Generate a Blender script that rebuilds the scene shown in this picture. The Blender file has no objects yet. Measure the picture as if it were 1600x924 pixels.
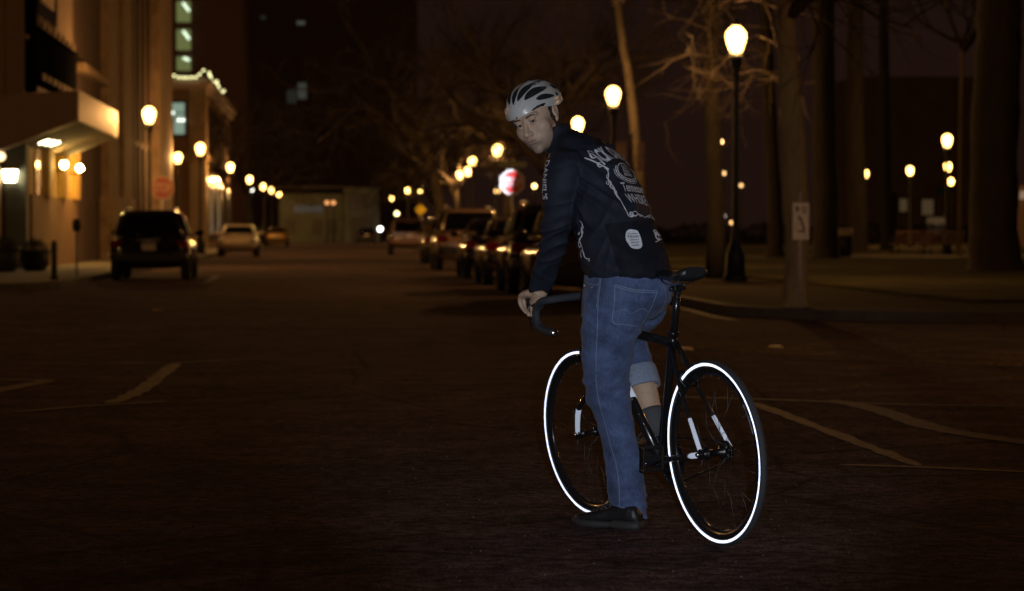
import bpy, bmesh, math, random
import numpy as np
from mathutils import Vector, Matrix, noise
from mathutils.bvhtree import BVHTree
R = math.radians
V = Vector
rnd = random.Random(7)
sc = bpy.context.scene
col = sc.collection

# ------------------------------------------------------------------ camera geometry
FPX, CX, CY, HOR, H = 3778.0, 800.0, 462.0, 362.0, 1.136
PITCH = math.atan((CY - HOR) / FPX)
YAW = math.atan((CX - 517.0) / FPX)          # camera is turned right of the street axis
RZ = Matrix.Rotation(-YAW, 4, 'Z')
FC = V((0, math.cos(PITCH), -math.sin(PITCH)))
UC = V((0, math.sin(PITCH), math.cos(PITCH)))
C0 = V((0, 0, H))


def ray(px, py):
    return V(((px - CX) / FPX, 0, 0)) + FC + UC * ((CY - py) / FPX)


def K(px, py, d):
    """point at depth d, axes turned with the camera (used for the rider and the bicycle)"""
    return C0 + ray(px, py) * d


def at(px, py, Y):
    """point in street axes at distance Y up the street"""
    r = RZ @ ray(px, py)
    return C0 + r * (Y / r.y)


def G(px, py, z=0.0):
    r = RZ @ ray(px, py)
    return C0 + r * ((z - H) / r.z)


cam = bpy.data.cameras.new('camera')
co = bpy.data.objects.new('camera', cam)
col.objects.link(co)
co.location = C0
co.rotation_euler = (R(90) - PITCH, 0, -YAW)
cam.lens, cam.sensor_width = 85.0, 36.0
cam.lens = FPX * 36 / 1600
cam.clip_end = 3000
cam.dof.use_dof = True
cam.dof.focus_distance = 9.2
cam.dof.aperture_fstop = 4.0
cam.dof.aperture_blades = 0
sc.camera = co

# ------------------------------------------------------------------ materials
MATS = {}


def mat(name, c, rough=.6, metal=0., var=0., vscale=8., bump=0., bscale=40., coat=0., spec=.5, stretch=None, sheen=0.):
    if name in MATS:
        return MATS[name]
    m = bpy.data.materials.new(name)
    m.use_nodes = True
    nt = m.node_tree
    b = nt.nodes['Principled BSDF']
    b.inputs['Base Color'].default_value = (*c, 1)
    b.inputs['Roughness'].default_value = rough
    b.inputs['Metallic'].default_value = metal
    b.inputs['Specular IOR Level'].default_value = spec
    b.inputs['Coat Weight'].default_value = coat
    b.inputs['Coat Roughness'].default_value = .04
    b.inputs['Sheen Weight'].default_value = sheen
    tc = nt.nodes.new('ShaderNodeTexCoord')
    src = tc.outputs['Object']
    if stretch:
        mp = nt.nodes.new('ShaderNodeMapping')
        mp.inputs['Scale'].default_value = stretch
        nt.links.new(src, mp.inputs['Vector'])
        src = mp.outputs['Vector']
    if var:
        n = nt.nodes.new('ShaderNodeTexNoise')
        n.inputs['Scale'].default_value = vscale
        n.inputs['Detail'].default_value = 6
        n.inputs['Roughness'].default_value = .65
        nt.links.new(src, n.inputs['Vector'])
        r = nt.nodes.new('ShaderNodeValToRGB')
        r.color_ramp.elements[0].position = .3
        r.color_ramp.elements[1].position = .7
        r.color_ramp.elements[0].color = (*[x * (1 - var) for x in c], 1)
        r.color_ramp.elements[1].color = (*[min(1, x * (1 + var)) for x in c], 1)
        nt.links.new(n.outputs['Fac'], r.inputs['Fac'])
        nt.links.new(r.outputs['Color'], b.inputs['Base Color'])
    if bump:
        n2 = nt.nodes.new('ShaderNodeTexNoise')
        n2.inputs['Scale'].default_value = bscale
        n2.inputs['Detail'].default_value = 5
        nt.links.new(src, n2.inputs['Vector'])
        bp = nt.nodes.new('ShaderNodeBump')
        bp.inputs['Strength'].default_value = bump
        bp.inputs['Distance'].default_value = .02
        nt.links.new(n2.outputs['Fac'], bp.inputs['Height'])
        nt.links.new(bp.outputs['Normal'], b.inputs['Normal'])
    MATS[name] = m
    return m


def glow(name, c, s):
    if name in MATS:
        return MATS[name]
    m = bpy.data.materials.new(name)
    m.use_nodes = True
    nt = m.node_tree
    b = nt.nodes['Principled BSDF']
    b.inputs['Base Color'].default_value = (*[.06 * x for x in c], 1)
    b.inputs['Emission Color'].default_value = (*c, 1)
    b.inputs['Emission Strength'].default_value = s
    MATS[name] = m
    return m


def retro(name, c, lobe, mix=.8):
    """retroreflective sheeting: sends light back towards where it came from (microprism lobe round the
    incoming direction) over a plain painted base"""
    if name in MATS:
        return MATS[name]
    m = bpy.data.materials.new(name)
    m.use_nodes = True
    nt = m.node_tree
    b = nt.nodes['Principled BSDF']
    b.inputs['Base Color'].default_value = (*c, 1)
    b.inputs['Roughness'].default_value = .5
    g = nt.nodes.new('ShaderNodeBsdfGlossy')
    g.inputs['Color'].default_value = (*c, 1)
    g.inputs['Roughness'].default_value = lobe
    ge = nt.nodes.new('ShaderNodeNewGeometry')
    nt.links.new(ge.outputs['Incoming'], g.inputs['Normal'])
    mx = nt.nodes.new('ShaderNodeMixShader')
    mx.inputs[0].default_value = mix
    nt.links.new(b.outputs[0], mx.inputs[1])
    nt.links.new(g.outputs[0], mx.inputs[2])
    nt.links.new(mx.outputs[0], nt.nodes['Material Output'].inputs['Surface'])
    MATS[name] = m
    return m


# ------------------------------------------------------------------ mesh builder
class MB:
    def __init__(s):
        s.bm = bmesh.new()

    def face(s, pts, smooth=False):
        f = s.bm.faces.new([s.bm.verts.new(p) for p in pts])
        f.smooth = smooth
        return s

    def loft(s, secs, n=20, ex=2.0, cap=True, smooth=True):
        """secs: (centre, half axis a, half axis b)"""
        rings = []
        for c, a, b in secs:
            ring = []
            for i in range(n):
                t = 2 * math.pi * i / n
                ct, st = math.cos(t), math.sin(t)
                if ex != 2.0:
                    ct = math.copysign(abs(ct) ** (2 / ex), ct)
                    st = math.copysign(abs(st) ** (2 / ex), st)
                ring.append(s.bm.verts.new(c + a * ct + b * st))
            rings.append(ring)
        for r0, r1 in zip(rings, rings[1:]):
            for i in range(n):
                j = (i + 1) % n
                f = s.bm.faces.new((r0[i], r0[j], r1[j], r1[i]))
                f.smooth = smooth
        if cap:
            s.bm.faces.new(rings[0][::-1])
            s.bm.faces.new(rings[-1])
        return s

    def tube(s, pts, r, n=8, cap=True, flat=1.0):
        pts = [V(p) for p in pts]
        rs = r if isinstance(r, (list, tuple)) else [r] * len(pts)
        secs, prev = [], None
        for i, p in enumerate(pts):
            t = (pts[min(i + 1, len(pts) - 1)] - pts[max(i - 1, 0)]).normalized()
            if prev is None:
                u = t.orthogonal().normalized()
            else:
                u = (prev - t * prev.dot(t))
                u = u.normalized() if u.length > 1e-6 else t.orthogonal().normalized()
            prev = u
            w = t.cross(u)
            secs.append((p, u * rs[i], w * rs[i] * flat))
        return s.loft(secs, n, cap=cap)

    def lathe(s, o, axis, prof, n=20, cap=True):
        axis = V(axis).normalized()
        u = axis.orthogonal().normalized()
        w = axis.cross(u)
        return s.loft([(V(o) + axis * z, u * max(r, 1e-4), w * max(r, 1e-4)) for r, z in prof], n, cap=cap)

    def ring(s, c, ax, prof, n=72, a0=0., a1=360., up=None):
        """revolve a closed profile of (radius, axial) round axis ax"""
        ax = V(ax).normalized()
        u = (V(up) if up else ax.orthogonal()).normalized()
        w = ax.cross(u)
        full = abs(a1 - a0) >= 360
        m = n if full else n + 1
        rows = []
        for i in range(m):
            t = R(a0 + (a1 - a0) * i / n)
            d = u * math.cos(t) + w * math.sin(t)
            rows.append([s.bm.verts.new(V(c) + d * r + ax * z) for r, z in prof])
        k = len(prof)
        for i in range(m if full else m - 1):
            A, B = rows[i], rows[(i + 1) % m]
            for j in range(k):
                jj = (j + 1) % k
                f = s.bm.faces.new((A[j], B[j], B[jj], A[jj]))
                f.smooth = True
        if not full:
            s.bm.faces.new(rows[0])
            s.bm.faces.new(rows[-1][::-1])
        return s

    def box(s, c, sx, sy, sz, M=None, bev=0.):
        c = V(c)
        t = bmesh.new()
        bmesh.ops.create_cube(t, size=1)
        bmesh.ops.scale(t, vec=(sx, sy, sz), verts=t.verts)
        if bev:
            bmesh.ops.bevel(t, geom=t.edges[:], offset=bev, segments=2, affect='EDGES', profile=.5)
        if M is not None:
            bmesh.ops.transform(t, matrix=M, verts=t.verts)
        bmesh.ops.translate(t, vec=c, verts=t.verts)
        me = bpy.data.meshes.new('t')
        t.to_mesh(me)
        t.free()
        s.bm.from_mesh(me)
        bpy.data.meshes.remove(me)
        return s

    def b2(s, x0, x1, y0, y1, z0, z1, bev=0.):
        return s.box(((x0 + x1) / 2, (y0 + y1) / 2, (z0 + z1) / 2), abs(x1 - x0), abs(y1 - y0), abs(z1 - z0), None, bev)

    def ball(s, c, r, M=None, u=16, v=10):
        r = (r, r, r) if isinstance(r, (int, float)) else r
        t = bmesh.new()
        bmesh.ops.create_uvsphere(t, u_segments=u, v_segments=v, radius=1)
        bmesh.ops.scale(t, vec=r, verts=t.verts)
        if M is not None:
            bmesh.ops.transform(t, matrix=M, verts=t.verts)
        bmesh.ops.translate(t, vec=c, verts=t.verts)
        for f in t.faces:
            f.smooth = True
        me = bpy.data.meshes.new('t')
        t.to_mesh(me)
        t.free()
        s.bm.from_mesh(me)
        bpy.data.meshes.remove(me)
        return s

    def prism(s, pts, d):
        """polygon pts pushed along d"""
        a = [s.bm.verts.new(V(p)) for p in pts]
        b = [s.bm.verts.new(V(p) + V(d)) for p in pts]
        s.bm.faces.new(a[::-1])
        s.bm.faces.new(b)
        for i in range(len(a)):
            j = (i + 1) % len(a)
            s.bm.faces.new((a[i], a[j], b[j], b[i]))
        return s

    def mesh(s, off=None, fix=True):
        if fix:
            bmesh.ops.recalc_face_normals(s.bm, faces=s.bm.faces[:])
        if off is not None:
            bmesh.ops.translate(s.bm, vec=-V(off), verts=s.bm.verts)
        me = bpy.data.meshes.new('m')
        s.bm.to_mesh(me)
        s.bm.free()
        return me


def tag(o, label=None, cat=None, group=None, kind=None):
    if label: o['label'] = label
    if cat: o['category'] = cat
    if group: o['group'] = group
    if kind: o['kind'] = kind
    return o


def obj(name, me, m=None, parent=None, off=None, fix=True):
    if isinstance(me, MB):
        me = me.mesh(off, fix)
    if m is not None:
        me.materials.clear()
        me.materials.append(m)
    o = bpy.data.objects.new(name, me)
    me.name = name
    col.objects.link(o)
    if parent is not None:
        o.parent = parent
    return o


def thing(name, label, cat, loc=(0, 0, 0), rz=0., group=None):
    o = bpy.data.objects.new(name, None)
    col.objects.link(o)
    o.location = loc
    o.rotation_euler = (0, 0, rz)
    return tag(o, label, cat, group)


def dup(root, loc=None, rz=None, label=None, scale=None):
    def cp(o, p):
        c = o.copy()
        col.objects.link(c)
        c.parent = p
        for ch in list(o.children):
            cp(ch, c)
        return c
    r = cp(root, None)
    if loc is not None: r.location = loc
    if rz is not None: r.rotation_euler = (0, 0, rz)
    if scale is not None: r.scale = (scale,) * 3
    if label: r['label'] = label
    return r


def text2d(s, shear=0., sx=1., bold=0.):
    """letters of s as flat geometry, unit cap height about .7, origin at the centre of the baseline"""
    cu = bpy.data.curves.new('t', 'FONT')
    cu.body = s
    cu.align_x = 'CENTER'
    cu.shear = shear
    cu.offset = bold
    cu.resolution_u = 3
    o = bpy.data.objects.new('t', cu)
    col.objects.link(o)
    dg = bpy.context.evaluated_depsgraph_get()
    dg.update()
    me = bpy.data.meshes.new_from_object(o.evaluated_get(dg))
    vs = [(v.co.x * sx, v.co.y) for v in me.vertices]
    fs = [tuple(p.vertices) for p in me.polygons]
    bpy.data.objects.remove(o)
    bpy.data.curves.remove(cu)
    bpy.data.meshes.remove(me)
    return vs, fs


def flat_text(mb, s, o, u, v, size, **kw):
    vs, fs = text2d(s, **kw)
    bv = [mb.bm.verts.new(V(o) + V(u) * x * size + V(v) * y * size) for x, y in vs]
    for f in fs:
        try:
            mb.bm.faces.new([bv[i] for i in f])
        except ValueError:
            pass
    return mb


def ribbon(pts, w):
    """2D stroke as quads; w a width or a list"""
    n = len(pts)
    ws = w if isinstance(w, (list, tuple)) else [w] * n
    vs, fs = [], []
    for i in range(n):
        a, b = pts[max(i - 1, 0)], pts[min(i + 1, n - 1)]
        dx, dy = b[0] - a[0], b[1] - a[1]
        l = math.hypot(dx, dy) or 1e-6
        nx, ny = -dy / l * ws[i] / 2, dx / l * ws[i] / 2
        vs += [(pts[i][0] + nx, pts[i][1] + ny), (pts[i][0] - nx, pts[i][1] - ny)]
    for i in range(n - 1):
        fs.append((2 * i, 2 * i + 1, 2 * i + 3, 2 * i + 2))
    return vs, fs


def spline(pts, k=6):
    """Catmull-Rom through 2D/3D points"""
    out, n = [], len(pts)
    P = [tuple(p) for p in pts]
    for i in range(n - 1):
        p0, p1, p2, p3 = P[max(i - 1, 0)], P[i], P[i + 1], P[min(i + 2, n - 1)]
        for j in range(k):
            t = j / k
            out.append(tuple(.5 * (2 * b + (c - a) * t + (2 * a - 5 * b + 4 * c - d) * t * t + (3 * b - a - 3 * c + d) * t ** 3)
                             for a, b, c, d in zip(p0, p1, p2, p3)))
    out.append(P[-1])
    return out


class Decal:
    """flat artwork wrapped on to a surface"""
    def __init__(s, bvh):
        s.bm = bmesh.new()
        s.bvh = bvh

    def add(s, shape, o, u, v, nrm, lift=.0022, fine=.012):
        vs, fs = shape
        t = bmesh.new()
        bv = [t.verts.new((x, y, 0)) for x, y in vs]
        for f in fs:
            try:
                t.faces.new([bv[i] for i in f])
            except ValueError:
                pass
        bmesh.ops.triangulate(t, faces=t.faces[:])
        for _ in range(3):
            le = [e for e in t.edges if e.calc_length() > fine]
            if not le: break
            bmesh.ops.subdivide_edges(t, edges=le, cuts=1)
            bmesh.ops.triangulate(t, faces=[f for f in t.faces if len(f.verts) > 3])
        hit = {}
        for w in t.verts:
            p = V(o) + V(u) * w.co.x + V(v) * w.co.y
            h = s.bvh.ray_cast(p + V(nrm) * .35, -V(nrm), .8)
            if h[0] is not None:
                hn = h[1] if h[1].dot(V(nrm)) > 0 else -h[1]
                hit[w] = s.bm.verts.new(h[0] + hn * lift)
        for f in t.faces:
            if all(w in hit for w in f.verts):
                q = [hit[w] for w in f.verts]
                if max((q[i].co - q[i - 1].co).length for i in range(3)) < .06:
                    try:
                        s.bm.faces.new(q).smooth = True
                    except ValueError:
                        pass
        t.free()

    def mesh(s, off):
        lone = [w for w in s.bm.verts if not w.link_faces]
        bmesh.ops.delete(s.bm, geom=lone, context='VERTS')
        bmesh.ops.translate(s.bm, vec=-V(off), verts=s.bm.verts)
        me = bpy.data.meshes.new('decal')
        s.bm.to_mesh(me)
        s.bm.free()
        return me


def remesh(mb, vox, smooth=6):
    me = mb.mesh()
    o = bpy.data.objects.new('t', me)
    col.objects.link(o)
    r = o.modifiers.new('r', 'REMESH')
    r.mode = 'VOXEL'
    r.voxel_size = vox
    r.use_smooth_shade = True
    if smooth:
        sm = o.modifiers.new('s', 'SMOOTH')
        sm.iterations = smooth
        sm.factor = .5
    dg = bpy.context.evaluated_depsgraph_get()
    dg.update()
    out = bpy.data.meshes.new_from_object(o.evaluated_get(dg))
    bpy.data.objects.remove(o)
    bpy.data.meshes.remove(me)
    for p in out.polygons:
        p.use_smooth = True
    return out


def bvh_of(me):
    return BVHTree.FromPolygons([v.co.copy() for v in me.vertices], [tuple(p.vertices) for p in me.polygons])


def shift(me, off):
    me.transform(Matrix.Translation(-V(off)))
    return me


# ------------------------------------------------------------------ world and flash
w = bpy.data.worlds.new('World')
sc.world = w
w.use_nodes = True
nt = w.node_tree
bg = nt.nodes['Background']
sky = nt.nodes.new('ShaderNodeTexSky')
sky.sky_type = 'NISHITA'
sky.sun_disc = False
sky.sun_elevation = R(-16)
sky.sun_rotation = R(200)
add = nt.nodes.new('ShaderNodeMix')
add.data_type = 'RGBA'
add.blend_type = 'ADD'
add.inputs[0].default_value = .15
nt.links.new(sky.outputs[0], add.inputs[7])
add.inputs[6].default_value = (.100, .044, .031, 1)      # the town's sodium glow on the night sky
nt.links.new(add.outputs[2], bg.inputs['Color'])
bg.inputs['Strength'].default_value = .112

fl = bpy.data.lights.new('camera_flash', 'SPOT')      # the photographer's own light, just beside the lens
fl.energy = 1120
fl.color = (.86, .92, 1.0)
fl.spot_size = R(19)
fl.spot_blend = .6
fl.shadow_soft_size = .014
fo = bpy.data.objects.new('camera_flash', fl)
col.objects.link(fo)
fo.location = RZ @ V((.145, .0, H + .07))
tgt = RZ @ K(985, 480, 9.3)
fo.rotation_euler = (tgt - fo.location).to_track_quat('-Z', 'Y').to_euler()

sc.view_settings.view_transform = 'Standard'
sc.view_settings.look = 'None'
sc.view_settings.exposure = .12
sc.view_settings.gamma = 1
sc.render.engine = 'CYCLES'
sc.cycles.use_denoising = True
sc.cycles.denoising_prefilter = 'ACCURATE'
sc.cycles.sample_clamp_direct = 0
sc.cycles.max_bounces = 6
sc.cycles.diffuse_bounces = 2
sc.cycles.glossy_bounces = 3
sc.cycles.sample_clamp_indirect = 2
sc.cycles.caustics_reflective = False
sc.cycles.caustics_refractive = False
# ================================================================== bicycle
BC = V((.7569, 8.7285, 0))
BYAW, BLEAN, STEER = .4488, .0678, .068
FW = V((-math.sin(BYAW), math.cos(BYAW), 0))
RT0 = V((math.cos(BYAW), math.sin(BYAW), 0))
BU = V((0, 0, 1)) * math.cos(BLEAN) - RT0 * math.sin(BLEAN)
BR = RT0 * math.cos(BLEAN) + V((0, 0, 1)) * math.sin(BLEAN)


def B(f, r, u):
    return BC + FW * f + BR * r + BU * u


WB, RW = .985, .338
ha = R(72)
SAX = BU * math.sin(ha) - FW * math.cos(ha)
SN = FW * math.sin(ha) + BU * math.cos(ha)
SA = B(WB, 0, RW) - SN * .045
SROT = Matrix.Rotation(STEER, 3, SAX)


def S(f, r, u):
    """front end, turned with the bars"""
    return SA + SROT @ (B(f, r, u) - SA)


SF, SR, SU = SROT @ FW, SROT @ BR, SROT @ BU
bbase = B(.45, 0, 0)
bbase.z = 0
bike = thing('bicycle', 'black drop bar bicycle with bright white reflective bands on its tyres', 'bicycle', RZ @ bbase, -YAW)
frame_m = mat('frame_black', (.012, .012, .013), .22, coat=.6)
rub = mat('tyre_rubber', (.035, .036, .04), .75, bump=.2, bscale=300)
chrome = mat('polished_alloy', (.75, .75, .76), .22, metal=1)
dark_alloy = mat('dark_alloy', (.04, .04, .042), .35, metal=.8)
tape = mat('bar_tape', (.03, .033, .045), .7, bump=.35, bscale=220)
hide = mat('saddle_cover', (.016, .016, .018), .38, bump=.1, bscale=200)
band_m = retro('reflective_tyre_band', (.80, .82, 1.0), .46, .85)
sleeve_m = retro('reflective_sleeve', (.68, .72, .82), .64, .72)
plastic = mat('black_plastic', (.012, .012, .012), .4)


def bo(name, mb, m, parent=None, fix=True):
    return obj(name, mb, m, parent or bike, bbase, fix)


BB = (.407, 0, .270)
CLU = (.407 - .135, 0, .270 + .455)
HTB, HTT = SA + SAX * .0, None
def hd(t):                      # along the steering axis, by height above the wheel axle
    return SA + SAX * t
crown = hd(.375)
httop = hd(.50)
mb = MB()
mb.tube([B(*BB), B(*CLU), B(CLU[0] - .009, 0, CLU[2] + .03)], .0155, 14)
mb.tube([B(*CLU), httop - SAX * .03], .0165, 14)
mb.tube([B(*BB), crown + SAX * .035], .0185, 14)
mb.tube([crown, httop], [.022, .02], 16)
mb.lathe(B(BB[0], -.036, BB[2]), BR, [(.021, 0), (.021, .072)], 18)
mb.lathe(B(CLU[0] - .008, -.0, CLU[2] + .025), BU, [(.019, 0), (.019, .022)], 16)
for s in (-1, 1):
    mb.tube([B(BB[0] - .03, s * .030, BB[2]), B(.30, s * .040, .288), B(.22, s * .052, .305), B(.02, s * .064, .334)],
            [.0125, .0115, .0105, .009], 12)
    mb.tube([B(CLU[0] - .004, s * .014, CLU[2] + .0), B(.20, s * .030, .62), B(.15, s * .040, .54), B(.0, s * .064, .348)],
            [.0095, .0086, .0072, .0068], 12)
    mb.box(B(.0, s * .0655, .338), .030, .006, .036, Matrix((FW, BR, BU)).transposed().to_4x4())
mb.tube([B(.20, -.034, .618), B(.20, .034, .618)], .007, 10)
mb.tube([B(.365, -.03, .288), B(.365, .03, .288)], .008, 10)
frame = bo('frame', mb, frame_m)
for t in (.28, .36, .48):
    mb = MB()
    p = B(*BB).lerp(crown + SAX * .035, t)
    mb.ball(p + (-BR * .5 + BU * .6 - FW * .5).normalized() * .0185, .0042, None, 8, 6)
    bo('bottle_bolt', mb, chrome, frame)
# reflective sleeves
def sleeve(a, b, r0, r1, par, n=12):
    mb = MB()
    mb.tube([a, a.lerp(b, .5), b], [r0, (r0 + r1) / 2, r1], n)
    return bo('reflective_sleeve', mb, sleeve_m, par)
for s in (-1, 1):
    a, b = B(.15, s * .040, .54), B(0, s * .064, .348)
    sleeve(a.lerp(b, .42), a.lerp(b, .97), .0080, .0080, frame)
    a, b = B(.22, s * .052, .305), B(.02, s * .064, .334)
    sleeve(a.lerp(b, .62), a.lerp(b, .99), .0112, .0102, frame)
q0, q1 = B(*BB), crown + SAX * .035
sleeve(q0.lerp(q1, .50), q0.lerp(q1, .60), .0192, .0192, frame)

# fork
mb = MB()
mb.lathe(hd(.345), SAX, [(.018, 0), (.022, .012), (.022, .03)], 16)
legs = []
for s in (-1, 1):
    pts = [hd(.365) + SR * s * .018, hd(.345) + SR * s * .044, hd(.20) + SR * s * .049 + SF * .002,
           S(WB - .022, s * .052, RW + .10), S(WB, s * .053, RW)]
    pts = [V(p) for p in spline(pts, 4)]
    legs.append(pts)
    mb.tube(pts, [.0135] * 5 + list(np.linspace(.0130, .0080, len(pts) - 5)), 12)
    mb.box(S(WB, s * .053, RW - .006), .022, .007, .03, Matrix((SF, SR, SU)).transposed().to_4x4())
fork = bo('fork', mb, frame_m)
for pts in legs:
    n = len(pts)
    a = pts[int(n * .76):]
    mb = MB()
    mb.tube(a, list(np.linspace(.0112, .0088, len(a))), 12)
    bo('reflective_sleeve', mb, sleeve_m, fork)


def wheel(C, f, r, u, front):
    tR, tr = .3235, .0146
    mb = MB()
    prof = [(.300, -.0085), (.311, -.0100), (.3125, -.0095), (.3125, .0095), (.311, .0100), (.300, .0085), (.284, .005), (.282, 0), (.284, -.005)]
    mb.ring(C, r, prof, 96, up=u)
    wh = bo('wheel', mb, mat('rim_black', (.014, .014, .015), .2, coat=.4))
    mb = MB()
    mb.ring(C, r, [(tR + tr * math.cos(t), tr * math.sin(t)) for t in np.linspace(0, 2 * math.pi, 20, endpoint=False)], 110, up=u)
    bo('tyre', mb, rub, wh)
    for s in (-1, 1):
        t2 = tr + .0007
        out = [(tR + t2 * math.sin(R(a)), s * t2 * math.cos(R(a))) for a in (11, 4, -4, -12, -20, -28)]
        inn = [(tR + (tr - .002) * math.sin(R(a)), s * (tr - .002) * math.cos(R(a))) for a in (-28, -12, 11)]
        mb = MB()
        mb.ring(C, r, out + inn, 110, up=u)
        bo('reflective_band', mb, band_m, wh)
    mb = MB()
    hw = .046 if front else .058
    if front:
        mb.lathe(C - r * hw, r, [(.007, 0), (.010, .004), (.019, .012), (.019, .016), (.010, .022), (.010, 2 * hw - .022), (.019, 2 * hw - .016), (.019, 2 * hw - .012), (.010, 2 * hw - .004), (.007, 2 * hw)], 18)
    else:
        mb.lathe(C - r * hw, r, [(.009, 0), (.013, .003), (.017, .012), (.017, .014), (.026, .0155), (.026, .019), (.013, .024), (.013, .075), (.026, .082), (.026, .086), (.014, .09), (.014, 2 * hw)], 18)
    bo('hub', mb, dark_alloy, wh)
    mb = MB()
    mb.tube([C - r * (hw + .026), C + r * (hw + .022)], .0045, 8)
    for s in (-1, 1):
        mb.lathe(C + r * s * (hw + .013), r * s, [(.009, 0), (.009, .008), (.005, .012)], 6)
    bo('axle_nut', mb, chrome, wh)
    mb = MB()
    ns = 32
    fl_ = .036 if front else .041
    for i in range(ns):
        s = -1 if i % 2 else 1
        t = 2 * math.pi * i / ns
        k = (i // 2) % 2
        t2 = t + (R(62) if k else -R(62))
        p = C + (f * math.cos(t) + u * math.sin(t)) * .284
        q = C + (f * math.cos(t2) + u * math.sin(t2)) * .022 + r * s * fl_
        mb.tube([p, q], .0008, 4)
        mb.tube([p, p.lerp(q, .045)], .0021, 5)
    bo('spokes', mb, mat('spoke_steel', (.10, .10, .105), .45, metal=1), wh)
    return wh


rw = wheel(B(0, 0, RW), FW, BR, BU, False)
fwh = wheel(S(WB, 0, RW), SF, SR, SU, True)

# drivetrain
def sprocket(C, rad, teeth, th, m, name, par=None):
    mb = MB()
    pts = []
    for i in range(teeth * 4):
        t = 2 * math.pi * i / (teeth * 4)
        rr = rad + (.0028 if i % 4 in (1, 2) else -.0022)
        pts.append(C + FW * rr * math.cos(t) + BU * rr * math.sin(t) - BR * th / 2)
    k = [p + (C - BR * th / 2 - p) * .22 for p in pts]
    n = len(pts)
    for i in range(n):
        j = (i + 1) % n
        for a, b_, c_, d in ((pts[i], pts[j], k[j], k[i]),):
            mb.face([a, b_, c_, d])
            o = BR * th
            mb.face([a + o, d + o, c_ + o, b_ + o])
            mb.face([a, a + o, b_ + o, b_])
            mb.face([d, c_, c_ + o, d + o])
    for i in range(5):
        t = 2 * math.pi * i / 5 + .3
        d = FW * math.cos(t) + BU * math.sin(t)
        mb.tube([C, C + d * rad * .82], [.011, .008], 8)
        mb.ball(C + d * rad * .74 - BR * .004, .006, None, 8, 6)
    return bo(name, mb, m, par)


CH_R = .045
ring_o = sprocket(B(BB[0], CH_R, BB[2]), .089, 44, .003, dark_alloy, 'chainring')
sprocket(B(0, CH_R, RW), .036, 18, .003, dark_alloy, 'cog', rw)
mb = MB()
c1, c0 = V((BB[0], BB[2])), V((0, RW))
r1, r0 = .090, .0365
dv = (c1 - c0)
L = dv.length
e = dv / L
n_ = V((-e.y, e.x))
ca = (r1 - r0) / L
sa_ = math.sqrt(1 - ca * ca)
top = [c0 + (n_ * sa_ - e * ca) * r0, c1 + (n_ * sa_ - e * ca) * r1]
bot = [c0 + (-n_ * sa_ - e * ca) * r0, c1 + (-n_ * sa_ - e * ca) * r1]
path = [top[0].lerp(top[1], i / 34) for i in range(35)]
a0 = math.atan2((top[1] - c1).y, (top[1] - c1).x)
a1 = math.atan2((bot[1] - c1).y, (bot[1] - c1).x)
path += [c1 + V((math.cos(t), math.sin(t))) * r1 for t in np.linspace(a0, a1, 24)[1:-1]]
path += [bot[1].lerp(bot[0], i / 34) for i in range(35)]
b0 = math.atan2((bot[0] - c0).y, (bot[0] - c0).x)
b1 = math.atan2((top[0] - c0).y, (top[0] - c0).x)
if b0 > b1: b0 -= 2 * math.pi
path += [c0 + V((math.cos(t), math.sin(t))) * r0 for t in np.linspace(b0, b1, 10)[1:-1]][::-1] if False else \
        [c0 + V((math.cos(t), math.sin(t))) * r0 for t in np.linspace(b0, b1 - 2 * math.pi, 10)[1:-1]]
for i, p in enumerate(path):
    q = path[(i + 1) % len(path)]
    P, Q = B(p.x, CH_R, p.y), B(q.x, CH_R, q.y)
    mb.tube([P, P.lerp(Q, .92)], .0042 if i % 2 else .0033, 6)
bo('chain', mb, mat('chain_steel', (.11, .11, .11), .35, metal=1))
for s, dirn in ((-1, -1), (1, 1)):
    # left arm points back, right arm forward
    a = B(BB[0], s * .058, BB[2])
    b = B(BB[0] + dirn * .168, s * .072, BB[2] - dirn * .040)
    mb = MB()
    mb.tube([B(BB[0], s * .036, BB[2]), B(BB[0], s * .066, BB[2])], .012, 12)
    mb.tube([a, a.lerp(b, .5), b], [.015, .010, .0125], 12, flat=.8)
    cr = bo('crank', mb, dark_alloy)
    mb = MB()
    mb.lathe(a + BR * s * .008, BR * s, [(.009, 0), (.009, .006), (.004, .008)], 10)
    bo('crank_bolt', mb, chrome, cr)
    mb = MB()
    mb.lathe(b + BR * s * .006, BR * s, [(.006, 0), (.006, .006)], 10)
    bo('pedal_axle', mb, chrome, cr)
    mb = MB()
    tilt = R(-82) if s < 0 else R(-12)
    pf = FW * math.cos(tilt) + BU * math.sin(tilt)
    pu = BU * math.cos(tilt) - FW * math.sin(tilt)
    Mx = Matrix((pf, BR, pu)).transposed().to_4x4()
    pc = b + BR * s * .058
    for k in (-1, 1):
        mb.box(pc + pf * k * .042, .010, .092, .022, Mx, .003)
        mb.box(pc + BR * k * .040, .088, .010, .022, Mx, .003)
    mb.box(pc, .022, .09, .018, Mx, .004)
    mb.tube([b, pc + BR * s * .03], .007, 8)
    bo('pedal', mb, plastic)

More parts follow.
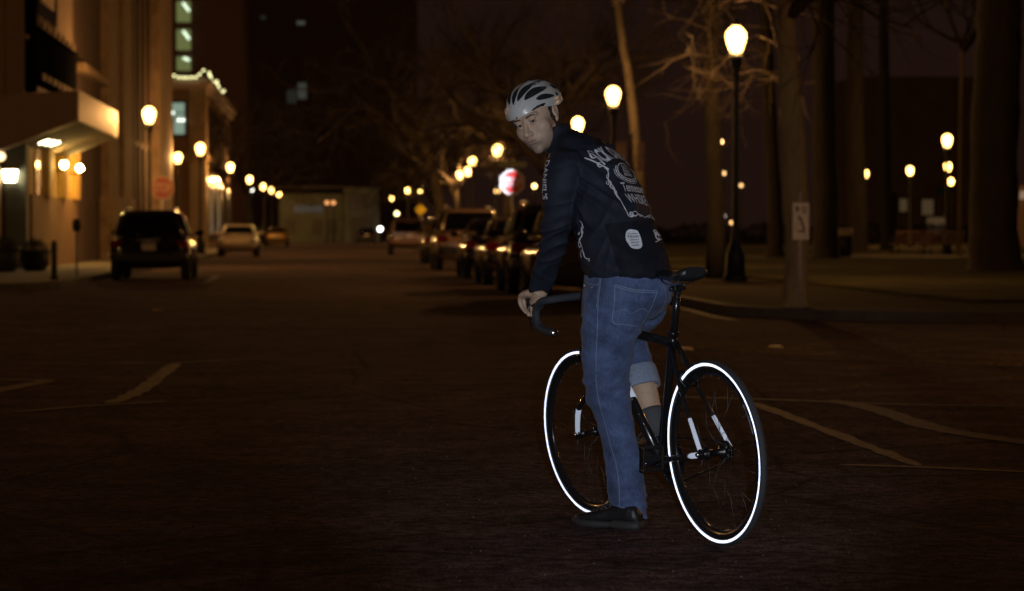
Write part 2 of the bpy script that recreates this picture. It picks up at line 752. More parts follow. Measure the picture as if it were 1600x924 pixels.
# seat post and saddle
st0, st1 = B(CLU[0] - .009, 0, CLU[2] + .02), B(CLU[0] - .062, 0, CLU[2] + .20)
mb = MB()
mb.tube([st0, st1], .0136, 14)
mb.box(st1 + BU * .006, .034, .044, .022, Matrix((FW, BR, BU)).transposed().to_4x4(), .004)
for s in (-1, 1):
    mb.lathe(st1 + BR * s * .02 + BU * .004, BR * s, [(.008, 0), (.008, .012)], 8)
bo('seatpost', mb, frame_m)
sx, su = CLU[0] - .062, CLU[2] + .262
mb = MB()
secs = [(.150, .012, .010, -.006), (.135, .021, .016, -.002), (.09, .024, .018, .0), (.04, .032, .018, -.001), (-.01, .046, .019, -.002),
        (-.06, .060, .021, .000), (-.10, .066, .024, .006), (-.125, .060, .024, .012), (-.137, .040, .018, .014)]
mb.loft([(B(sx + f, 0, su + z - h * .5), BR * w_, BU * h) for f, w_, h, z in secs], 24, ex=2.3)
sad = bo('saddle', mb, hide)
mb = MB()
for s in (-1, 1):
    pts = [B(sx + .115, s * .008, su - .02), B(sx + .06, s * .018, su - .04), B(sx - .03, s * .022, su - .042), B(sx - .11, s * .04, su - .012)]
    mb.tube([V(p) for p in spline(pts, 5)], .0036, 6)
bo('saddle_rail', mb, chrome, sad)
mb = MB()
mb.lathe(B(CLU[0] - .008, .0, CLU[2] + .036) - BR * .02, BR, [(.006, 0), (.006, .045)], 8)
bo('seat_clamp', mb, dark_alloy)

# stem, bars, hoods, levers
bc = S(.862, 0, .893)
mb = MB()
mb.tube([httop - SAX * .005, httop + SAX * .035], .018, 14)
mb.tube([httop + SAX * .014, bc], [.016, .0145], 14)
mb.lathe(bc - SR * .022, SR, [(.021, 0), (.021, .044)], 16)
bo('stem', mb, frame_m)
mb = MB()
half = [(.862, .02), (.864, .09), (.868, .16), (.880, .192), (.905, .208), (.935, .211), (.955, .213), (.955, .215), (.935, .217), (.89, .219), (.815, .221)]
hz = [.893, .893, .892, .890, .886, .874, .848, .818, .787, .772, .766]
pts = [S(f, -r, z) for (f, r), z in zip(half[::-1], hz[::-1])] + [S(f, r, z) for (f, r), z in zip(half, hz)]
pts = [V(p) for p in spline(pts, 4)]
mb.tube(pts, .0158, 12)
bars = bo('handlebar', mb, tape)
for s in (-1, 1):
    mb = MB()
    mb.lathe(S(.817, s * .221, .766), -SF, [(.0162, 0), (.0165, .004), (.012, .009), (.004, .011)], 14)
    bo('bar_end_plug', mb, chrome, bars)
    mb = MB()
    hs = [(.928, .866), (.955, .874), (.985, .882), (1.010, .894), (1.020, .908)]
    mb.tube([S(f, s * .211, z) for f, z in hs], [.019, .019, .0175, .016, .009], 12, flat=.85)
    hood = bo('brake_hood', mb, mat('hood_rubber', (.02, .02, .022), .8))
    mb = MB()
    lv = [(1.012, .892), (1.022, .865), (1.016, .83), (1.000, .795), (.992, .775)]
    mb.tube([V(p) for p in spline([S(f, s * .212, z) for f, z in lv], 4)], .006, 8, flat=1.4)
    bo('brake_lever', mb, dark_alloy, hood)


def caliper(C, f, r, u, front):
    mb = MB()
    for s in (-1, 1):
        pts = [C + r * s * .004 + f * .03, C + r * s * .034 + f * .034 - u * .002, C + r * s * .040 + f * .03 - u * .03, C + r * s * .026 + f * .022 - u * .058]
        mb.tube([V(p) for p in spline(pts, 4)], .0062, 8, flat=1.5)
    mb.tube([C, C + f * .045], .006, 8)
    cal = bo('brake_caliper', mb, dark_alloy)
    for s in (-1, 1):
        mb = MB()
        mb.box(C + r * s * .019 + f * .020 - u * .060, .05, .009, .011, Matrix((f, r, u)).transposed().to_4x4(), .002)
        mb.ball(C + r * s * .028 + f * .024 - u * .058, .0075, None, 8, 6)
        bo('brake_pad', mb, chrome if s < 0 else dark_alloy, cal)
    mb = MB()
    mb.lathe(C + f * .040, f, [(.008, 0), (.008, .008), (.004, .011)], 8)
    bo('pivot_bolt', mb, chrome, cal)
    mb = MB()
    mb.tube([C + r * -.036 + f * .034, C + r * -.042 + f * .034 + u * .03], [.006, .005], 8)
    mb.ball(C + r * -.042 + f * .034 + u * .03, .0065, None, 8, 6)
    bo('barrel_adjuster', mb, chrome, cal)


caliper(B(.205, 0, .622) - FW * 0, -FW, -BR, (BU * .84 + FW * .54).normalized(), False)
caliper(hd(.362), SF, SR, SAX, True)
mb = MB()
cb = [B(.70, -.017, .80), B(.50, -.018, .765), B(CLU[0] + .06, -.018, CLU[2] + .005), B(.24, -.010, .725), B(.185, -.02, .70), B(.165, -.022, .655)]
mb.tube([V(p) for p in spline(cb, 5)], .0023, 6)
bo('brake_cable', mb, plastic, frame)
# ================================================================== rider
pbase = K(955, 823, 9.28)
pbase.z = 0
person = thing('person', 'person straddling the black bicycle in dark printed jersey, blue jeans and pale helmet, looking back', 'person', RZ @ pbase, -YAW)
XD, DD = V((1, 0, 0)), FC.copy()
skin = mat('skin', (.54, .365, .262), .48, var=.14, vscale=30, bump=.12, bscale=160, spec=.35)
lip_m = mat('lips', (.39, .235, .185), .5)
brow_m = mat('brow_hair', (.07, .045, .03), .8)
stub = mat('stubble', (.30, .205, .16), .6, var=.2, vscale=120)
jers = mat('jersey_cloth', (.021, .024, .037), .62, var=.22, vscale=16, bump=.12, bscale=500, spec=.12)
pocket_m = mat('jersey_pocket_cloth', (.012, .013, .020), .72, var=.2, vscale=16, bump=.12, bscale=500, spec=.12)
prnt = mat('jersey_print', (.60, .61, .66), .8, var=.15, vscale=200)
prnt_w = mat('jersey_print_white', (.70, .72, .80), .8)


def denim_mat(name, c, var):
    m = mat(name, c, .8, var=var, vscale=9, spec=.2, sheen=.1)
    nt = m.node_tree
    b = nt.nodes['Principled BSDF']
    tc = nt.nodes.new('ShaderNodeTexCoord')
    wv = nt.nodes.new('ShaderNodeTexWave')
    wv.wave_type = 'BANDS'
    wv.bands_direction = 'DIAGONAL'
    wv.inputs['Scale'].default_value = 150
    wv.inputs['Distortion'].default_value = 2.5
    wv.inputs['Detail'].default_value = 3
    mp = nt.nodes.new('ShaderNodeMapping')
    mp.inputs['Scale'].default_value = (1, 1, .22)
    n = nt.nodes.new('ShaderNodeTexNoise')
    n.inputs['Scale'].default_value = 260
    n.inputs['Detail'].default_value = 3
    nt.links.new(tc.outputs['Object'], wv.inputs['Vector'])
    nt.links.new(tc.outputs['Object'], mp.inputs['Vector'])
    nt.links.new(mp.outputs['Vector'], n.inputs['Vector'])
    old = b.inputs['Base Color'].links[0].from_socket
    mx = nt.nodes.new('ShaderNodeMix')
    mx.data_type = 'RGBA'
    mx.blend_type = 'OVERLAY'
    mx.inputs[0].default_value = .55
    nt.links.new(old, mx.inputs[6])
    nt.links.new(n.outputs['Fac'], mx.inputs[7])
    nt.links.new(mx.outputs[2], b.inputs['Base Color'])
    bp = nt.nodes.new('ShaderNodeBump')
    bp.inputs['Strength'].default_value = .25
    bp.inputs['Distance'].default_value = .003
    nt.links.new(wv.outputs['Fac'], bp.inputs['Height'])
    nt.links.new(bp.outputs['Normal'], b.inputs['Normal'])
    return m


denim = denim_mat('denim', (.078, .110, .225), .5)
denim_in = denim_mat('denim_inside', (.24, .29, .40), .18)
thread = mat('seam_thread', (.20, .25, .36), .8)
sockm = mat('sock_knit', (.085, .085, .095), .9, bump=.4, bscale=400)
shoe_m = mat('shoe_leather', (.013, .012, .013), .42, var=.4, vscale=25, bump=.2, bscale=120)
sole_m = mat('shoe_sole', (.028, .026, .026), .7, var=.3, vscale=40)
lace_m = mat('shoe_lace', (.06, .06, .065), .8)


def po(name, me, m, parent=None):
    if isinstance(me, MB):
        me = me.mesh(pbase)
    else:
        shift(me, pbase)
    return obj(name, me, m, parent or person)


def hsec(y, L, Rr, d, hd_):
    """horizontal section: photo row, left and right outline, depth of its middle, half depth"""
    return (K((L + Rr) / 2, y, d), XD * ((Rr - L) / 2 * d / FPX), DD * hd_)


def csec(c, tdir, a, b, ref=None):
    t = V(tdir).normalized()
    u = (V(ref) if ref else XD)
    u = (u - t * u.dot(t)).normalized()
    return (V(c), u * a, t.cross(u) * b)


def limb(pts, rad, ref=None, flat=1.0):
    out = []
    for i, p in enumerate(pts):
        t = V(pts[min(i + 1, len(pts) - 1)]) - V(pts[max(i - 1, 0)])
        out.append(csec(p, t, rad[i], rad[i] * flat, ref))
    return out


def folds(me, fn):
    nrm = [v.normal.copy() for v in me.vertices]
    for v, n in zip(me.vertices, nrm):
        v.co += n * fn(v.co)
    me.update()


# ---------------------------------------------------------------- jersey
torso = [(436, 916, 1047, 9.13, .158), (425, 911, 1051, 9.13, .166), (414, 909, 1049, 9.135, .166), (400, 905, 1045, 9.15, .165), (380, 900, 1037, 9.17, .165),
         (350, 894, 1024, 9.20, .17), (320, 888, 1012, 9.23, .18), (290, 878, 999, 9.28, .19), (268, 872, 987, 9.31, .195),
         (248, 868, 974, 9.34, .19), (232, 866, 958, 9.36, .175), (221, 864, 940, 9.375, .15), (212, 866, 917, 9.385, .11), (206, 866, 900, 9.39, .08)]
LA = [(232, 872, 900, 9.23, .03), (238, 862, 910, 9.20, .06), (252, 853, 915, 9.18, .072), (272, 848, 914, 9.17, .074), (300, 847, 905, 9.17, .068),
      (330, 847, 898, 9.185, .06), (355, 845, 893, 9.21, .055), (384, 842, 887, 9.27, .05), (416, 834, 876, 9.34, .045),
      (443, 827, 864, 9.40, .04), (456, 826, 858, 9.43, .036)]
RA = [K(932, 240, 9.50), K(950, 300, 9.60), K(968, 370, 9.68), K(985, 440, 9.74), S(.965, .208, .915)]
mb = MB()
mb.loft([hsec(*t) for t in torso], 40, ex=2.2)
arm = [hsec(*t) for t in LA]
arm.append(csec(K(842, 463, 9.44), K(838, 478, 9.47) - K(845, 448, 9.42), .036, .034))
mb.loft(arm, 24)
mb.loft(limb(RA, [.075, .066, .055, .046, .037]), 20)
# collar
mb.loft([csec(K(882, 232, 9.37), (-.45, .05, .9), .085, .085), csec(K(876, 220, 9.37), (-.5, .0, .85), .072, .074),
         csec(K(869, 209, 9.37), (-.5, 0, .85), .060, .064), csec(K(863, 200, 9.37), (-.5, 0, .85), .052, .058)], 24)
jm = remesh(mb, .0052, 12)


def crease(q, along, across, fa, fc, sharp=2.6):
    """long sharp ridges: noise stretched along one direction"""
    n = noise.noise(V((q.dot(along) * fa, q.dot(across) * fc, q.y * 5)))
    return (1 - abs(n)) ** sharp * 2 - 1


ARMPIT = K(903, 318, 9.1)
D_AL, D_AC = V((.82, 0, -.57)), V((.57, 0, .82))


def jf(p):
    q = p - pbase
    e = p - ARMPIT
    ds = e.length
    px_ = CX + p.x / p.y * FPX
    arm = px_ < 903 and p.y < 9.30
    s = noise.noise(q * 6) * .003
    if arm:
        z = p.z
        k = .35 + .9 * math.exp(-((z - K(0, 372, 9.25).z) / .10) ** 2) + .8 * math.exp(-((z - K(0, 452, 9.4).z) / .06) ** 2)
        s += k * .0058 * crease(q, V((.93, 0, .36)), V((-.36, 0, .93)), 5, 26)
    else:
        k = .35 + 1.0 * math.exp(-(ds / .17) ** 2)
        s += k * .0080 * crease(q, D_AL, D_AC, 3.2, 22)
        s += .0042 * crease(q, V((.35, 0, .94)), V((.94, 0, -.35)), 3, 17)
    return s


folds(jm, jf)
jbvh = bvh_of(jm)
jm.materials.append(jers)
jersey = po('jersey', jm, None)
pk = Decal(jbvh)
pkp = [(944, 352), (980, 347), (1030, 341), (1062, 338), (1062, 440), (964, 440), (953, 400)]
bl_ = [((x - 985) / 410, (385 - y) / 410) for x, y in pkp]
gx, gy = 26, 24
vs_, fs_ = [], []
for i in range(gx + 1):
    for j in range(gy + 1):
        u_, v_ = i / gx, j / gy
        tl, tr, br, bl0 = (944, 352), (1062, 338), (1062, 440), (962, 440)
        x = (tl[0] * (1 - u_) + tr[0] * u_) * (1 - v_) + (bl0[0] * (1 - u_) + br[0] * u_) * v_
        y = (tl[1] * (1 - u_) + tr[1] * u_) * (1 - v_) + (bl0[1] * (1 - u_) + br[1] * u_) * v_
        vs_.append(((x - 985) / 410, (385 - y) / 410))
for i in range(gx):
    for j in range(gy):
        q = i * (gy + 1) + j
        fs_.append((q, q + 1, q + gy + 2, q + gy + 1))
pk.add((vs_, fs_), K(985, 385, 9.05), XD, UC, V((.20, -1, .05)).normalized(), lift=.0020)
po('jersey_pocket', pk.mesh((0, 0, 0)), pocket_m, jersey)

# artwork on the back
hd_ = V((-.64, .77, .0)).normalized()                 # which way the chest faces
bn = (-hd_ * .93 + V((0, 0, .34))).normalized()       # out of the back
bu = hd_.cross(V((0, 0, 1))).normalized()             # across the back, towards the right shoulder
bv = bn.cross(bu).normalized()
if bv.z < 0: bv = -bv
lo = K(987, 276, 9.15) + bn * .02
D1 = Decal(jbvh)


def art(shape, fn=None, **kw):
    if fn:
        shape = ([fn(x, y) for x, y in shape[0]], shape[1])
    D1.add(shape, lo, bu, bv, bn, **kw)


def put(s, x, y, size, sx=1., shear=0., bold=0., rot=0.):
    sh = text2d(s, shear, sx, bold)
    c, q = math.cos(rot), math.sin(rot)
    art(([(x + size * (a * c - b * q), y + size * (a * q + b * c)) for a, b in sh[0]], sh[1]))


# arched name: tall letters fanned along an arc
name = "JACK DANIEL'S"
for i, ch in enumerate(name):
    if ch == ' ': continue
    t = (i / (len(name) - 1) - .5) * 2
    ang = -t * R(40)
    rad = .155
    x, y = math.sin(-ang) * rad, .025 + math.cos(ang) * rad - .155 + .065
    put(ch, x * 1.0, y, .082 - .012 * abs(t) + .02 * abs(t), sx=.36, bold=.03, rot=ang)
# oval emblem
def ellipse(cx, cy, rx, ry, a0=0, a1=360, n=40):
    return [(cx + rx * math.cos(R(a0 + (a1 - a0) * i / n)), cy + ry * math.sin(R(a0 + (a1 - a0) * i / n))) for i in range(n + 1)]


art(ribbon(ellipse(0, .028, .050, .036), .0035))
art(ribbon(ellipse(0, .028, .058, .044, 150, 390), [.002 + .004 * abs(math.sin(i * .9)) for i in range(41)]))
art(ribbon(ellipse(0, .028, .066, .052, 170, 370), .002))
put('OLD', -.004, .040, .022, sx=.9, bold=.01)
put('No.7', 0, .021, .026, sx=.9, bold=.012)
put('BRAND', 0, .007, .017, sx=.9, bold=.01)
put('Tennessee', .004, -.062, .056, sx=.56, shear=.12, bold=.012)
put('WHISKEY', .004, -.114, .058, sx=.56, bold=.014)
# scroll border
def scroll(pts, w, k=6):
    p = spline(pts, k)
    n = len(p)
    art(ribbon(p, [w * (.45 + .9 * math.sin(math.pi * i / (n - 1))) for i in range(n)]))


for s in (-1, 1):
    scroll([(s * .098, .055), (s * .092, .02), (s * .100, -.005), (s * .094, -.04), (s * .101, -.075), (s * .096, -.115), (s * .09, -.150)], .0042)
    scroll([(s * .094, .02), (s * .104, .005), (s * .093, -.018), (s * .104, -.035), (s * .095, -.06), (s * .103, -.085), (s * .094, -.12)], .0032)
    scroll([(s * .107, -.01), (s * .112, -.018), (s * .107, -.026), (s * .103, -.018), (s * .107, -.01)], .0022)
    scroll([(s * .090, -.150), (s * .085, -.166), (s * .072, -.172), (s * .066, -.160), (s * .074, -.154), (s * .078, -.162), (s * .06, -.170), (s * .035, -.160), (s * .0, -.172)], .0046)
    scroll([(s * .07, -.156), (s * .05, -.152), (s * .03, -.168), (s * .012, -.164)], .003)
    scroll([(s * .104, .115), (s * .118, .13), (s * .125, .112), (s * .122, .095), (s * .110, .094), (s * .112, .106)], .0034)
    scroll([(s * .098, .055), (s * .112, .052), (s * .113, .068), (s * .103, .068)], .004)
obj('jersey_print', D1.mesh(pbase), prnt, jersey)

# pocket badge and maker's mark, wrapped on from the camera side of the back
D2, D3, D4, D5 = Decal(jbvh), Decal(jbvh), Decal(jbvh), Decal(jbvh)
bo_ = K(985.5, 376, 9.05)
bnn = V((.25, -1, .1)).normalized()
bU = (V((1, .25, .05))).normalized()
bV = V((-.08, 0, 1)).normalized()
blob = [(-.002, .0385), (.018, .034), (.027, .018), (.030, -.004), (.028, -.026), (.018, -.037), (.002, -.039), (-.016, -.033), (-.027, -.015), (-.030, .006), (-.027, .022), (-.017, .035)]
bl = spline(blob + [blob[0]], 4)[:-1]
D2.add((bl, [tuple(range(len(bl)))]), bo_, bU, bV, bnn, lift=.0046)
for s, y, size, sx in (('Your Friends at', .0195, .0078, .85), ("JACK DANIEL'S", .006, .0118, .62), ('remind you to', -.005, .0078, .85), ('please drink', -.016, .0078, .85), ('responsibly.', -.027, .0078, .85)):
    sh = text2d(s, 0, sx, .02)
    D3.add(([(a * size, b * size + y) for a, b in sh[0]], sh[1]), bo_, bU, bV, bnn, lift=.0064)
lg = K(1021, 369.5, 9.1)
lU, lV = V((.88, .47, .12)).normalized(), V((-.2, 0, 1)).normalized()
ln = V((.47, -.87, .15)).normalized()
ring_ = [(x, y) for x, y in ellipse(.0, -.007, .012, .0105, 0, 330, 22)]
D4.add(ribbon(ring_, .008), lg, lU, lV, ln, lift=.0046)
D4.add(ribbon(spline([(-.014, .004), (-.004, .011), (.010, .008), (.024, -.003)], 5), .0065), lg, lU, lV, ln, lift=.0046)
D4.add(ribbon(spline([(-.016, .014), (-.004, .020), (.008, .017), (.018, .008)], 5), .0055), lg, lU, lV, ln, lift=.0046)
D4.add(ribbon([(-.026, -.026), (.026, -.017)], .0028), lg, lU, lV, ln, lift=.0046)
# sleeve lettering down the front edge of the near arm
so = K(851.0, 281, 9.14)
sU, sV = (K(851, 312, 9.15) - K(850, 255, 9.15)).normalized(), V((.9, -.45, 0)).normalized()
sh = text2d("DANIEL'S", 0, .80, .02)
D5.add(([(a * .046, b * .046 - .016) for a, b in sh[0]], sh[1]), so, sU, sV, V((-.75, -.66, 0)).normalized())
# side scroll
so2 = K(908, 378, 9.05)
def sc2(pts, w):
    p = spline([((x - 908) / 412, (378 - y) / 412) for x, y in pts], 5)
    n = len(p)
    D1b.add(ribbon(p, [w * (.4 + math.sin(math.pi * i / (n - 1))) for i in range(n)]), so2, XD, V((0, 0, 1)), V((-.35, -.93, 0)).normalized())
D1b = Decal(jbvh)
sc2([(899, 345), (905, 351), (903, 359), (907, 365), (903, 373), (901, 377)], .004)
sc2([(903, 351), (907, 356), (903, 362), (907, 369), (900, 374), (903, 381), (908, 389), (913, 400), (918, 404), (924, 404), (923, 408), (920, 406)], .0036)
sc2([(896, 366), (900, 364), (899, 367), (896, 366)], .003)
sc2([(900, 376), (897, 382), (900, 387), (903, 381), (899, 379)], .0036)
sc2([(902, 396), (906, 390), (905, 398), (907, 403)], .003)
po('jersey_print', D1b.mesh((0, 0, 0)), prnt, jersey)
po('pocket_badge', D2.mesh((0, 0, 0)), prnt_w, jersey)
po('maker_mark', D4.mesh((0, 0, 0)), prnt_w, jersey)
po('sleeve_lettering', D5.mesh((0, 0, 0)), prnt, jersey)
po('badge_lettering', D3.mesh((0, 0, 0)), jers, jersey)
# collar zip edge and shoulder piping
zp = Decal(jbvh)
for a, b in (((849, 241), (858, 232)), ((850, 247), (861, 240)), ((851, 252), (863, 247))):
    p = [((x - 856) / 405, (240 - y) / 405) for x, y in (a, b)]
    zp.add(ribbon(p, .0042), K(856, 240, 9.2), XD, V((0, 0, 1)), V((-.2, -1, .1)).normalized())
po('collar_zip', zp.mesh((0, 0, 0)), prnt_w, jersey)

# ---------------------------------------------------------------- jeans
pel = [(404, 918, 1042, 9.14, .145), (412, 915, 1046, 9.135, .152), (430, 913, 1050, 9.13, .158), (450, 911, 1052, 9.125, .165), (470, 909, 1049, 9.125, .168),
       (486, 909, 1038, 9.13, .155), (498, 910, 1022, 9.13, .13)]
LL = [(466, 912, 1006, 9.07, .088), (485, 909, 1014, 9.07, .092), (500, 908, 1013, 9.07, .094), (516, 908, 1003, 9.08, .092), (535, 908, 995, 9.10, .090), (560, 909, 988, 9.13, .086),
      (590, 910, 984, 9.16, .080), (615, 913, 983, 9.18, .076), (640, 922, 986, 9.20, .072), (662, 931, 990, 9.22, .069),
      (690, 939, 997, 9.245, .067), (725, 945, 1003, 9.265, .066), (750, 948, 1007, 9.28, .066), (772, 950, 1009, 9.285, .067), (788, 953, 1010, 9.285, .068)]
hipR, kneeR, ankR = K(1004, 474, 9.27), B(.815, .10, .735), B(.615, .095, .385)
cuffR = ankR.lerp(kneeR, .47)
mb = MB()
mb.loft([hsec(*t) for t in pel], 40, ex=2.2)
leg = [hsec(*t) for t in LL]
hem_c, hem_t = K(985, 800, 9.28), V((-.16, 0, -1))
c_, a_, b_ = leg[-1]
leg.append((K(985, 803, 9.28), V((.066, 0, -.022)), DD * .067))
mb.loft(leg, 30)
rl = [hipR, hipR.lerp(kneeR, .35), hipR.lerp(kneeR, .7), kneeR, kneeR.lerp(ankR, .15), kneeR.lerp(ankR, .35), cuffR]
mb.loft(limb(rl, [.095, .09, .078, .068, .068, .064, .061]), 24)
jn = remesh(mb, .006, 10)


def jnf(p):
    q = p - pbase
    z = q.z
    s = noise.noise(V((q.x * 7, q.y * 6, z * 11))) * .004
    lx = CX + p.x / p.y * FPX
    knee = math.exp(-((z - .50) / .11) ** 2)
    hemk = math.exp(-((z - .09) / .08) ** 2)
    seat = math.exp(-((z - .80) / .07) ** 2)
    back_k = math.exp(-((z - .62) / .09) ** 2)
    s += knee * .0060 * crease(q, V((.95, 0, -.30)), V((.30, 0, .95)), 4, 21)
    s += hemk * .0065 * crease(q, V((.9, 0, .42)), V((-.42, 0, .9)), 5, 24)
    s += seat * .0048 * crease(q, V((.86, 0, -.5)), V((.5, 0, .86)), 4, 20)
    s += (.0016 + back_k * .003) * crease(q, V((.8, 0, .6)), V((-.6, 0, .8)), 4, 18)
    return s


folds(jn, jnf)
jnb = bvh_of(jn)
jeans = po('jeans', jn, denim)
# rolled cuff of the right leg
mb = MB()
ax = (ankR - kneeR).normalized()
def cuff_sec(t, r):
    return csec(kneeR.lerp(ankR, t), ax, r, r * .97)
mb.loft([cuff_sec(.40, .064), cuff_sec(.405, .069), cuff_sec(.44, .0715), cuff_sec(.56, .072), cuff_sec(.605, .070), cuff_sec(.61, .060), cuff_sec(.56, .056)], 40, cap=False)
cm_ = mb.mesh()
bm_ = bmesh.new(); bm_.from_mesh(cm_)
bmesh.ops.subdivide_edges(bm_, edges=bm_.edges[:], cuts=2, use_grid_fill=True)
bm_.normal_update()
for v_ in bm_.verts:
    v_.co += v_.normal * (noise.noise(v_.co * 22) * .004)
bm_.to_mesh(cm_); bm_.free()
for p_ in cm_.polygons: p_.use_smooth = True
po('rolled_cuff', cm_, denim_in, jeans)
# seams and pocket stitching
sm = Decal(jnb)


def stitch(pts, w=.0026, k=6, d=9.02):
    o = K(960, 560, d)
    p = spline([((x - 960) * d / FPX, (560 - y) * d / FPX) for x, y in pts], k)
    sm.add(ribbon(p, w), o, XD, UC, -FC, lift=.0012, fine=.02)


stitch([(941, 422), (937, 450), (934, 480), (933, 520), (932, 560), (933, 600), (939, 635), (948, 665), (957, 700), (967, 735), (971, 765), (972, 800)], .0022)
stitch([(939, 422), (935, 450), (932, 480)], .0018)
stitch([(960, 445), (990, 453), (1026, 455)], .0024)
stitch([(960, 448), (990, 456), (1025, 458)], .002)
stitch([(960, 445), (959, 475), (957, 503), (975, 507), (996, 510)], .0022)
stitch([(1026, 455), (1017, 480), (1004, 505)], .0022)
stitch([(958, 488), (975, 484), (985, 490), (1003, 482), (1012, 488)], .0016)
stitch([(936, 429), (970, 431), (1000, 434), (1030, 432)], .0022)
stitch([(1030, 432), (1038, 450), (1040, 470), (1030, 488), (1014, 503)], .002)
stitch([(1045, 452), (1047, 468), (1038, 486), (1020, 502)], .002)
stitch([(914, 437), (920, 443), (929, 446), (935, 444)], .0022)
stitch([(962, 797), (985, 803), (1008, 807)], .0022)
stitch([(953, 418), (953, 428)], .007)
stitch([(956, 418), (956, 428)], .003)
stitch([(1028, 417), (1029, 430)], .007)
po('seam', sm.mesh((0, 0, 0)), thread, jeans)
mb = MB()
for x, y in ((921, 446), (932, 449)):
    h_ = jnb.ray_cast(K(x, y, 8.5), FC)
    if h_[0]: mb.ball(h_[0], .004, None, 8, 6)
po('rivet', mb, chrome, jeans)

# ---------------------------------------------------------------- head (local frame: face towards -Y, Z up)
HM = (Matrix.Rotation(R(-20), 3, 'Y') @ Matrix.Rotation(R(-33), 3, 'Z') @ Matrix.Rotation(R(9), 3, 'X'))
HC = K(837, 183.5, 9.36)


def hl(p):
    return HC + HM @ V(p)


def ell_sdf(P, c, r):
    q = (P - np.array(c)) / np.array(r)
    k0 = np.linalg.norm(q, axis=1)
    k1 = np.linalg.norm(q / np.array(r), axis=1)
    return k0 * (k0 - 1) / np.maximum(k1, 1e-9)


def cap_sdf(P, a, b, ra, rb):
    a, b = np.array(a), np.array(b)
    t = np.clip(((P - a) @ (b - a)) / ((b - a) @ (b - a)), 0, 1)
    return np.linalg.norm(P - a - t[:, None] * (b - a), axis=1) - (ra + (rb - ra) * t)


def smin(a, b, k):
    h = np.clip(.5 + .5 * (b - a) / k, 0, 1)
    return b * (1 - h) + a * h - k * h * (1 - h)


def smax(a, b, k):
    return -smin(-a, -b, k)


def head_sdf(P):
    d = ell_sdf(P, (0, .012, .035), (.077, .097, .088))
    d = smin(d, ell_sdf(P, (0, -.033, -.035), (.064, .058, .088)), .02)
    d = smin(d, ell_sdf(P, (0, -.038, -.078), (.054, .050, .044)), .024)
    d = smin(d, ell_sdf(P, (0, -.078, -.112), (.021, .017, .016)), .018)
    for s in (-1, 1):
        d = smin(d, ell_sdf(P, (s * .046, -.055, -.034), (.025, .025, .026)), .022)
        d = smin(d, ell_sdf(P, (s * .032, -.074, .021), (.026, .015, .009)), .014)
    for s in (-1, 1):
        d = smax(d, -ell_sdf(P, (s * .031, -.105, .000), (.019, .020, .0105)), .010)
        # upper and lower lids
        d = smin(d, ell_sdf(P, (s * .031, -.0815, .0077), (.016, .0128, .0045)), .004)
        d = smin(d, ell_sdf(P, (s * .031, -.081, -.0085), (.015, .0115, .0048)), .005)
    d = smin(d, cap_sdf(P, (0, -.086, .008), (0, -.111, -.036), .0085, .0105), .010)
    d = smin(d, ell_sdf(P, (0, -.113, -.039), (.0125, .012, .0105)), .006)
    for s in (-1, 1):
        d = smin(d, ell_sdf(P, (s * .0125, -.099, -.043), (.0075, .011, .008)), .005)
    d = smin(d, ell_sdf(P, (0, -.083, -.071), (.030, .015, .017)), .016)
    d = smin(d, ell_sdf(P, (0, -.0950, -.0668), (.022, .006, .0036)), .004)
    d = smin(d, ell_sdf(P, (0, -.0955, -.0762), (.019, .0062, .0044)), .004)
    d = smax(d, -ell_sdf(P, (0, -.102, -.0712), (.024, .0125, .0026)), .002)
    for s in (-1, 1):
        d = smax(d, -ell_sdf(P, (s * .027, -.092, -.0685), (.006, .006, .0022)), .003)
    d = smax(d, -ell_sdf(P, (0, -.099, -.087), (.018, .006, .004)), .006)
    return d


def star_head(nu=150, nv=120):
    c = np.array((0, -.02, -.015))
    th = np.linspace(0, 2 * np.pi, nu, endpoint=False)
    ph = np.linspace(0, np.pi, nv)
    T, Ph = np.meshgrid(th, ph)
    D = np.stack([np.sin(Ph) * np.sin(T), -np.sin(Ph) * np.cos(T), np.cos(Ph)], -1).reshape(-1, 3)
    # march from outside inwards
    t = np.full(len(D), .2)
    for _ in range(140):
        d = head_sdf(c + D * t[:, None])
        t -= np.clip(d, -.004, .02) * .55
    return (c + D * t[:, None]).reshape(nv, nu, 3)


Hg = star_head()
mb = MB()
nv, nu = Hg.shape[:2]
rows = []
for i in range(nv):
    if i in (0, nv - 1):
        rows.append([mb.bm.verts.new(hl(Hg[i, 0]))] * nu)
    else:
        rows.append([mb.bm.verts.new(hl(Hg[i, j])) for j in range(nu)])
for i in range(nv - 1):
    for j in range(nu):
        jj = (j + 1) % nu
        q = [rows[i][j], rows[i][jj], rows[i + 1][jj], rows[i + 1][j]]
        q = list(dict.fromkeys(q))
        if len(q) > 2: mb.bm.faces.new(q)
# ears
for s in (-1, 1):
    E = HM.to_4x4() @ Matrix.Rotation(R(s * 22), 4, 'Z') @ Matrix.Rotation(R(-10), 4, 'X')
    mb.ball(hl((s * .080, .016, -.012)), (.0065, .018, .030), E, 14, 10)
    mb.ball(hl((s * .078, .008, -.036)), (.006, .009, .010), E, 10, 8)
    rim = [hl((s * (.082 + .006 * math.sin(t)), .016 + .017 * math.cos(t), -.008 + .027 * math.sin(t))) for t in np.linspace(-.9, 3.6, 12)]
    mb.tube(rim, .0042, 6)
# neck
nk = [hl((0, .02, -.05)), hl((0, .030, -.10)), K(874, 224, 9.385), K(882, 240, 9.37)]
mb.loft(limb(nk, [.055, .056, .058, .07]), 20)
